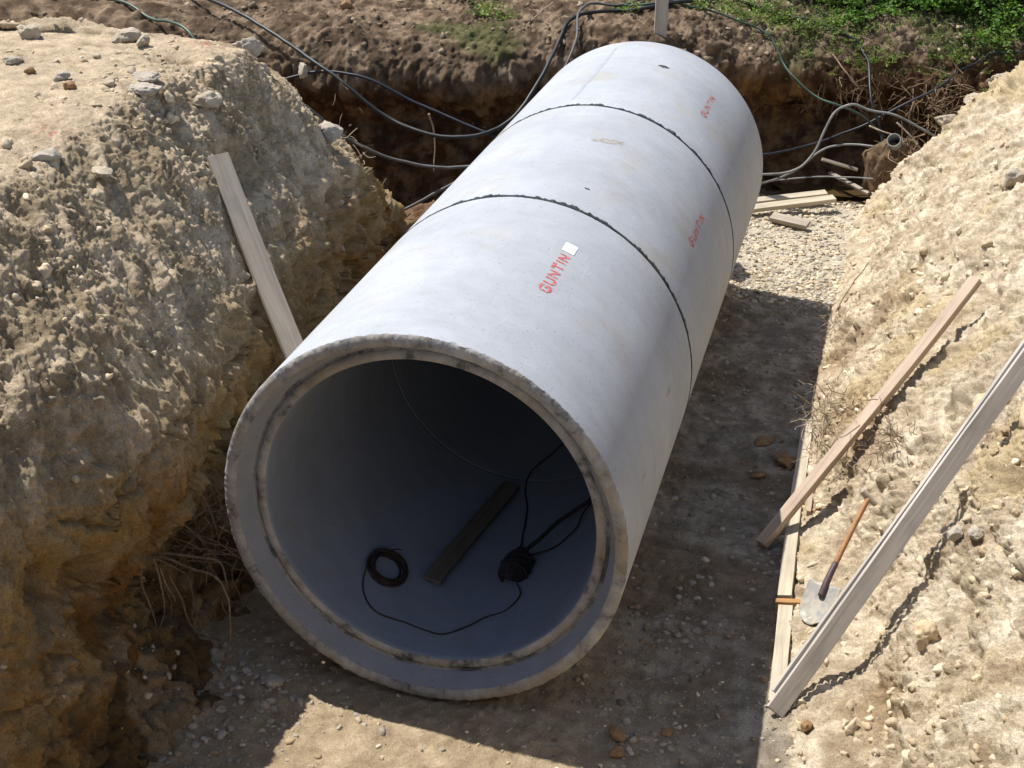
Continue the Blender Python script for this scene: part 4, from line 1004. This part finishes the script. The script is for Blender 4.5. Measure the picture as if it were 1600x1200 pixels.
nboard('board', (-0.215, 0.83, 0.262), (-0.035, 2.17, 0.262), 0.125, 0.03, (0.15, 0, 1), M['wood_dark'], 'dark plank lying in the bottom of the pipe')
nboard('board', (0.75, 9.26, 0.085), (1.72, 9.78, 0.12), 0.10, 0.05, (0, -.2, 1), M['wood_pale'], 'pale plank on the gravel right of the pipe, the farther of two')
nboard('board', (0.70, 8.92, 0.085), (1.83, 9.56, 0.14), 0.11, 0.05, (0, -.2, 1), M['wood_pale'], 'pale plank on the gravel right of the pipe, the nearer and longer of two')
nboard('wood_block', (1.18, 8.93, 0.07), (1.60, 8.78, 0.06), 0.13, 0.05, (0.1, -.3, 1), M['wood_grey'], 'short weathered offcut in front of the two pale planks', 'block')
nboard('post', (-0.335, 9.95, 1.0), (-0.33, 9.95, 3.3), 0.145, 0.06, (0.25, -1, 0), M['wood_dirty'], 'pale wooden post standing on the far bank behind the pipe', 'post')
nboard('board', (1.62, 10.15, 0.40), (2.04, 10.25, 0.27), 0.035, 0.03, (0, -1, 1), M['wood_grey'], 'splintered stick poking over the puddle', 'stick')
nboard('board', (1.72, 10.48, 0.14), (2.20, 9.95, 0.09), 0.05, 0.03, (0, -.3, 1), M['wood_grey'], 'flat lath lying from the puddle to the foot of the heap', 'stick')



# shovel leaning on the right slope
def shovel():
    T = Vector((2.19, 1.22, 0.085)); G_ = Vector((2.475, 1.86, 0.70)); S = (G_-T).normalized(); Ls = (G_-T).length
    o = empty('shovel', tuple(T)); tag(o, 'shovel with scuffed steel blade and orange wooden shaft lying beside the double board', 'shovel')
    nrm = Vector((-0.55, -0.35, 1)); nrm = (nrm-S*nrm.dot(S)).normalized(); W = S.cross(nrm).normalized()
    nu, nv = 17, 19; V = []
    for j in range(nv):
        v = j/(nv-1)                       # tip -> shoulder
        half = 0.128*(0.42+0.58*min(1, (v/0.42))**0.55) if v < 0.42 else 0.128*(1+0.04*(v-.42))
        if j == 0: half = 0.05
        for i in range(nu):
            u = -1+2*i/(nu-1)
            dish = 0.028*u*u*(0.5+0.5*v)-0.012*math.sin(v*3.1)+0.010*math.exp(-(u*4)**2)*v
            tipy = v*0.285-0.0*u
            if v < 0.42: tipy += 0.018*(u*u)*(1-v/0.42)
            p = T+S*tipy+W*(u*half)+nrm*(dish+0.02)
            V.append(tuple(p))
    F = [(j*nu+i, j*nu+i+1, (j+1)*nu+i+1, (j+1)*nu+i) for j in range(nv-1) for i in range(nu-1)]
    b = mesh_obj('blade', V, F, M['steel'], o, True)
    md = b.modifiers.new('thickness', 'SOLIDIFY'); md.thickness = 0.003
    c0 = T+S*0.20+nrm*0.022; c1 = T+S*0.30+nrm*0.035; c2 = T+S*0.44+nrm*0.035
    tube('socket', [tuple(c0), tuple(c1), tuple(c2)], 0.026, M['steel_dark'], o, seg=14, per=6, taper=0.75)
    g = G_+nrm*0.02
    tube('shaft', [tuple(c2-S*0.02), tuple((c2+g)/2+nrm*0.004), tuple(g)], 0.0185, M['shaft'], o, seg=12, per=8)
    wg = (W*0.9+S*0.1).normalized()
    wg = Vector((0.742, -0.075, -0.666)).normalized()
    tube('grip', [tuple(g-wg*0.065), tuple(g-wg*.04), tuple(g), tuple(g+wg*0.04), tuple(g+wg*0.065)], 0.020, M['wood_pale'], o, seg=12, per=4)
shovel()
# white drain pipe end sticking out of the far corner
def ring_pipe():
    o = empty('drain_pipe', (2.42, 10.2, 0.68)); tag(o, 'open end of a white plastic drain pipe behind the root clod', 'drain pipe')
    n = 40; th = np.linspace(0, 2*np.pi, n, endpoint=False); dr = np.array([0.15, 0.8, -0.6]); dr /= np.linalg.norm(dr)
    a = np.cross(dr, [0, 0, 1.0]); a /= np.linalg.norm(a); b = np.cross(a, dr); c = np.array([2.41, 9.80, 0.80]); V = []
    for (d_, r) in ((0.45, 0.08), (0, 0.08), (0, 0.068), (0.45, 0.068)):
        V += [c+dr*d_+r*(math.cos(t)*a+math.sin(t)*b) for t in th]
    F = [(k*n+i, k*n+(i+1) % n, (k+1)*n+(i+1) % n, (k+1)*n+i) for k in range(3) for i in range(n)]
    mesh_obj('tube_wall', V, F, M['hose_white'], o, True)
ring_pipe()
# root-bound clod at the far foot of the right heap
def fibres(name, centre, rad, n, r, mat, parent=None, ln=0.25, down=0.0, seed=0):
    VV, FF, k = [], [], 0
    rg = np.random.default_rng(seed)
    for i in range(n):
        p = np.array(centre)+rg.normal(size=3)*np.array(rad); d = rg.normal(size=3); d[2] -= down; d /= np.linalg.norm(d)
        Ls = ln*(0.4+rg.random()); pts = [p]
        for j in range(5):
            d = d+rg.normal(size=3)*0.28; d /= np.linalg.norm(d); pts.append(pts[-1]+d*Ls/5)
        C_ = np.array(pts); T = np.gradient(C_, axis=0); A = np.cross(T, [0.3, 0.2, 0.9]); A /= np.linalg.norm(A, axis=1)[:, None]+1e-9; B2 = np.cross(T, A); B2 /= np.linalg.norm(B2, axis=1)[:, None]+1e-9
        rr = r*(0.5+rg.random())*np.linspace(1, 0.4, len(C_))
        for q in range(4):
            t = q*math.pi/2; VV.append(C_+rr[:, None]*(math.cos(t)*A+math.sin(t)*B2))
        m = len(C_)
        for q in range(4):
            q2 = (q+1) % 4
            for j in range(m-1): FF.append((k+q*m+j, k+q2*m+j, k+q2*m+j+1, k+q*m+j+1))
        k += 4*m
    return mesh_obj(name, np.concatenate(VV), FF, mat, parent)
M['clod'] = stone_mat('rooty_dark_earth', (0.07, 0.045, 0.025), (0.20, 0.13, 0.07))
def clod():
    o = empty('root_clod', (2.38, 10.0, 0.0)); tag(o, 'dark lump of earth bound with roots at the far foot of the right heap', 'earth clod')
    V = RV[2].copy(); V = np.sign(V)*np.abs(V)**0.75*np.array([0.20, 0.22, 0.34]); V = V*(1+0.22*ridged(V, 5, 4)[:, None])
    mesh_obj('earth', V+np.array([2.38, 10.0, 0.33]), ICO3[1], M['clod'], o, False)
    fibres('root_fibres', (2.58, 9.95, 0.50), (0.13, 0.10, 0.14), 240, 0.006, M['root'], o, 0.26, 0.5, 3)
clod()
t_ = fibres('root_tangle', (2.16, 3.72, 0.28), (0.11, 0.24, 0.09), 170, 0.004, M['root_pale'], None, 0.22, 0.0, 5); tag(t_, 'largest dry twig tangle, at the foot of the right slope above the form timber', 'root tangle', kind='stuff')
t_ = fibres('root_tangle', (2.30, 3.05, 0.40), (0.14, 0.18, 0.08), 110, 0.0035, M['root_pale'], None, 0.18, 0.0, 6); tag(t_, 'smaller twig tangle in the slope right beside the rosy prop', 'root tangle', kind='stuff')
t_ = fibres('root_tangle', (2.62, 2.72, 0.72), (0.13, 0.16, 0.07), 120, 0.0035, M['root'], None, 0.14, 0.0, 16); tag(t_, 'brown root crumbs on the slope between the rosy prop and the double board', 'root tangle', kind='stuff')
t_ = fibres('root_tangle', (2.12, 5.9, 0.22), (0.10, 0.20, 0.06), 40, 0.004, M['root_pale'], None, 0.22, 0.0, 7); tag(t_, 'sparse dry roots where the pipe shadow meets the right slope', 'root tangle', kind='stuff')
t_ = fibres('root_tangle', (2.92, 10.95, 0.95), (0.18, 0.15, 0.16), 170, 0.006, M['root'], None, 0.3, 0.4, 8); tag(t_, 'brown root mass on the far wall just above the ridge stones', 'root tangle', kind='stuff')
t_ = fibres('root_tangle', (-1.62, 0.62, 0.62), (0.12, 0.22, 0.12), 120, 0.0045, M['root'], None, 0.35, 0.3, 9); tag(t_, 'dark root mass under the ledge between the left wall and the pipe', 'root tangle', kind='stuff')
t_ = fibres('root_tangle', (-2.75, 6.1, 0.9), (0.12, 0.25, 0.4), 120, 0.004, M['root_pale'], None, 0.22, 0.8, 10); tag(t_, 'frayed straw-like roots on the far edge of the left bank', 'root tangle', kind='stuff')
t_ = fibres('root_tangle', (1.65, 10.85, 1.15), (0.55, 0.06, 0.10), 120, 0.005, M['root'], None, 0.35, 2.2, 11); tag(t_, 'fringe of thin roots hanging below the grassy lip on the right', 'root tangle', kind='stuff')
RT = [
 ('long root arching out of the left wall and hanging to the floor', 0.010, [(-1.96, 0.0, 0.69), (-1.7, 0.05, 0.7), (-1.49, 0.05, 0.65), (-1.31, 0.0, 0.65), (-1.23, -0.05, 0.59), (-1.2, -0.1, 0.37), (-1.26, -0.1, 0.12), (-1.33, -0.1, 0.0)]),
 ('kinked root with a straw coloured tip above the long arching one', 0.010, [(-1.79, 0.1, 0.69), (-1.54, 0.15, 0.67), (-1.35, 0.15, 0.64), (-1.30, 0.1, 0.59), (-1.29, 0.1, 0.49)]),
 ('stubby root end farthest left on the ledge', 0.009, [(-1.93, -0.2, 0.69), (-1.83, -0.2, 0.68), (-1.74, -0.2, 0.63), (-1.66, -0.22, 0.6)]),
 ('left strand of the forked root hanging to the floor', 0.007, [(-1.69, -0.15, 0.85), (-1.68, -0.2, 0.70), (-1.64, -0.2, 0.5), (-1.63, -0.2, 0.33), (-1.66, -0.2, 0.05)]),
 ('right strand of the forked root, joining the left one halfway', 0.007, [(-1.64, -0.12, 0.81), (-1.58, -0.16, 0.6), (-1.58, -0.17, 0.45), (-1.63, -0.2, 0.33)]),
 ('short straight root stub right of the forked root', 0.007, [(-1.62, -0.1, 0.72), (-1.57, -0.12, 0.6), (-1.53, -0.12, 0.50)]),
 ('wavy root dangling below the ledge', 0.007, [(-1.62, 0.0, 0.60), (-1.56, -0.0, 0.42), (-1.54, 0.0, 0.30), (-1.49, 0.0, 0.22)]),
 ('very thin root hanging straight beside the wavy one', 0.004, [(-1.55, 0.1, 0.56), (-1.53, 0.1, 0.34), (-1.51, 0.1, 0.14)]),
 ('small forked rootlet low on the left wall', 0.006, [(-1.90, -0.45, 0.60), (-1.78, -0.5, 0.53), (-1.68, -0.52, 0.50)]),
 ('straight root lying along the underside of the ledge', 0.008, [(-1.93, -0.05, 0.73), (-1.72, 0.0, 0.73), (-1.50, 0.0, 0.65)]),
 ('upper one of two parallel roots running toward the pipe', 0.008, [(-1.78, 0.5, 0.60), (-1.53, 0.5, 0.52), (-1.33, 0.45, 0.44)]),
 ('lower one of two parallel roots running toward the pipe', 0.008, [(-1.85, 0.3, 0.60), (-1.63, 0.4, 0.54), (-1.38, 0.5, 0.45)]),
]
for lab, r, pts in RT:
    tag(tube('root', pts, r, M['root'], seg=6, taper=0.45, sway=0.02, seed=r*900), lab, 'root', 'roots hanging from the left clay wall')
tag(tube('root', [(-2.63, 8.35, 1.15), (-2.62, 8.38, 0.95), (-2.60, 8.36, 0.75), (-2.58, 8.3, 0.5)], 0.012, M['root_pale'], seg=6, taper=0.5, sway=0.03), 'pale root hanging down the dark far wall behind the cables', 'root')
tag(tube('root', [(1.60, 10.85, 1.48), (1.80, 10.6, 1.32), (1.97, 10.55, 1.16)], 0.010, M['root'], seg=6, taper=0.8, sway=0.01), 'rust coloured stick slanting down the far wall under the grassy lip', 'stick')
tag(tube('stick', [(2.12, 10.15, 0.84), (2.3, 10.1, 0.79), (2.5, 10.1, 0.74)], 0.012, M['root_pale'], seg=6, taper=0.7, sway=0.01), 'dry stick reaching over the drain pipe end', 'stick')
tag(tube('stick', [(2.42, 10.1, 0.92), (2.6, 10.05, 0.78), (2.72, 10.0, 0.66)], 0.012, M['root_pale'], seg=6, taper=0.7, sway=0.01), 'dry stick slanting down beside the ridge stones', 'stick')
tag(tube('stick', [(-1.95, 9.25, 1.75), (-1.80, 9.6, 1.93), (-1.6, 9.9, 2.12)], 0.010, M['root_pale'], seg=6, taper=0.6, sway=0.02), 'thin stick standing slanted on the far ground above the cables', 'stick')
tag(tube('stick', [(1.80, 3.95, 0.18), (1.95, 3.85, 0.20), (2.10, 3.80, 0.24)], 0.006, M['root_pale'], seg=6, taper=0.6, sway=0.01), 'straw coloured twig poking from the slope into the pipe shadow', 'stick')
tag(tube('stick', [(2.05, 6.4, 0.10), (2.2, 6.75, 0.30), (2.3, 6.9, 0.42)], 0.008, M['root'], seg=6, taper=0.6, sway=0.02), 'dark twig at the toe of the slope beyond the pipe shadow', 'stick')
tag(tube('stick', [(-2.52, 1.9, 2.80), (-2.38, 2.0, 2.66), (-2.30, 2.02, 2.48)], 0.009, M['root_pale'], seg=6, taper=0.6, sway=0.02), 'pale bent twig lying on the raked left slope above the leaning board', 'stick')
V = RV[5]*np.array([0.06, 0.05, 0.10])
o = mesh_obj('root_stub', V, ICO3[1], M['wood_pale'], None, True); o.location = (-3.98, 8.06, 1.60); tag(o, 'pale broken stub sticking up by the blue-black cable on the far wall', 'stub')



def leaves(twigs, lsize, seed, tri=8):
    """twigs: list of (points array). returns leaf verts, faces, tint"""
    rg = np.random.default_rng(seed); VV, FF, CC = [], [], []; k = 0
    for C_ in twigs:
        n = len(C_); T = np.gradient(C_, axis=0); T /= np.linalg.norm(T, axis=1)[:, None]+1e-9
        base = 0.45+1.0*rg.random(); yel = rg.random()
        for i in range(1, n):
            for sgn in (-1, 1):
                side = np.cross(T[i], [0, 0, 1.0])+rg.normal(size=3)*0.35; side /= np.linalg.norm(side)+1e-9
                d = sgn*side*0.9+T[i]*0.6+rg.normal(size=3)*0.25; d /= np.linalg.norm(d)
                w = np.cross(d, rg.normal(size=3)*0.5+[0, 0, 1.0]); w /= np.linalg.norm(w)+1e-9
                L_ = lsize*(0.55+0.8*rg.random())*(1-0.45*i/n); p = C_[i]
                up = np.cross(w, d)
                VV.append(np.array([p, p+d*L_*0.5+w*L_*0.24+up*L_*0.05, p+d*L_-up*L_*0.10, p+d*L_*0.5-w*L_*0.24+up*L_*0.05]))
                FF.append((k, k+1, k+2)); FF.append((k, k+2, k+3)); k += 4
                b = base*(0.8+0.4*rg.random()); CC.append(np.tile((b*(0.85+0.5*yel*0.6), b, b*0.8), (4, 1)))
    return np.concatenate(VV), np.array(FF), np.concatenate(CC)
def plant_twigs(c, h, spread, n, rg, seg=9):
    out = []
    for i in range(n):
        a = rg.random()*6.283; e = 0.35+rg.random()*0.9
        d = np.array([math.cos(a)*math.cos(e), math.sin(a)*math.cos(e), math.sin(e)])
        p = np.array(c, float)+np.array([rg.normal()*spread*0.3, rg.normal()*spread*0.3, 0]); L_ = h*(0.55+0.6*rg.random()); pts = [p]
        for j in range(seg-1):
            d = d+np.array([0, 0, -0.10])+rg.normal(size=3)*0.07; d /= np.linalg.norm(d); pts.append(pts[-1]+d*L_/(seg-1))
        out.append(np.array(pts))
    return out
def stems(twigs, r):
    VV, FF, k = [], [], 0
    for C_ in twigs:
        m = len(C_); rr = np.linspace(r, r*0.25, m)[:, None]
        T = np.gradient(C_, axis=0); A = np.cross(T, [0.3, 0.2, 0.9]); A /= np.linalg.norm(A, axis=1)[:, None]+1e-9; B2 = np.cross(T, A); B2 /= np.linalg.norm(B2, axis=1)[:, None]+1e-9
        for t in (0, 2.09, 4.19): VV.append(C_+rr*(math.cos(t)*A+math.sin(t)*B2))
        for q in range(3):
            q2 = (q+1) % 3
            FF += [(k+q*m+j, k+q2*m+j, k+q2*m+j+1, k+q*m+j+1) for j in range(m-1)]
        k += 3*m
    return np.concatenate(VV), FF
# dense far undergrowth reading as one mass
rg = np.random.default_rng(3); tw = []
cnt = 0
while cnt < 560:
    x = rg.uniform(-0.4, 8.0); y = 11.3+6.5*rg.random()**1.5
    edge = 11.85+max(0, (1.3-x))*0.6+0.25*math.sin(x*3)
    if y < edge: continue
    z = on('back_bank', x, y)[0]; h = min(1.9, 0.25+0.45*(y-edge)+0.75*rg.random()**2)
    tw += plant_twigs((x, y, z-0.05), h, 0.35, int(10+6*rg.random()), rg); cnt += 1
V, F, C_ = leaves(tw, 0.085, 4)
tag(mesh_obj('undergrowth', V, F, M['leaf'], None, False, C_), 'dense green undergrowth covering the slope beyond the far bank', 'undergrowth', kind='stuff')
# single plants on the bare ground of the far bank
PL = [(-2.45, 9.95, 0.26, 0.07, 'leaf2', 'larger yellow-green weed on the far bank left of the cables'),
      (-2.15, 9.75, 0.20, 0.05, 'leaf2', 'smaller yellow-green weed right next to the larger one'),
      (-2.80, 10.5, 0.24, 0.06, 'leaf', 'darker green weed behind the yellow-green pair'),
      (-0.75, 10.55, 0.26, 0.06, 'leaf2', 'weed growing where the cables cross beside the post'),
      (-0.05, 10.9, 0.24, 0.06, 'leaf2', 'leafy weed just right of the post'),
      (0.50, 11.1, 0.30, 0.06, 'leaf2', 'bright weed above the far end of the pipe'),
      (0.86, 11.35, 0.42, 0.08, 'leaf2', 'tallest bright weed standing at the edge of the undergrowth'),
      (1.30, 11.2, 0.25, 0.05, 'leaf2', 'low bright tuft on the lip over the thin dark cable'),
      (2.05, 11.05, 0.24, 0.05, 'leaf2', 'grassy tuft hanging over the lip right of the thin dark cable'),
      (2.95, 11.35, 0.24, 0.06, 'leaf', 'low green tuft near the climbing blue cable'),
      (1.15, 10.72, 0.18, 0.04, 'leaf2', 'small sprout rooted in the face of the far wall'),
      (-7.9, 9.0, 0.14, 0.04, 'leaf2', 'small green patch of weed by the hose at far left'),
      (-4.85, 9.9, 0.14, 0.04, 'leaf2', 'small green sprout near the black cable on the far ground')]
for i, (x, y, h, ls, mt, lab) in enumerate(PL):
    z = on('back_bank', x, y)[0]; rg = np.random.default_rng(100+i)
    if lab.startswith('small sprout'): z = 1.15
    o = tag(empty('weed', (x, y, z)), lab, 'weed'); tws = plant_twigs((x, y, z-0.02), h, 0.25 if i != 10 else 0.05, 16, rg, 7)
    V, F, C_ = leaves(tws, ls, 200+i); mesh_obj('foliage', V, F, M[mt], o, False, C_)
    V, F = stems(tws, 0.005); mesh_obj('stems', V, F, M['bark'], o)
# thin creeping ground cover on the lip
tw = []; rg = np.random.default_rng(12)
for i in range(260):
    x = rg.uniform(-0.5, 4.0); z0 = 0
    y = 11.35+0.25*rg.normal()+max(0, 0.8-x)*0.35+(0.15 if x > 3 else -0.1)
    zz = on('back_bank', x, y)[0]
    tw += plant_twigs((x, y, zz-0.01), 0.12+0.08*rg.random(), 0.1, 4, rg, 6)
V, F, C_ = leaves(tw, 0.035, 5)
tag(mesh_obj('ground_cover', V, F, M['leaf2'], None, False, C_), 'sparse green creepers along the lip of the far bank', 'ground cover', kind='stuff')
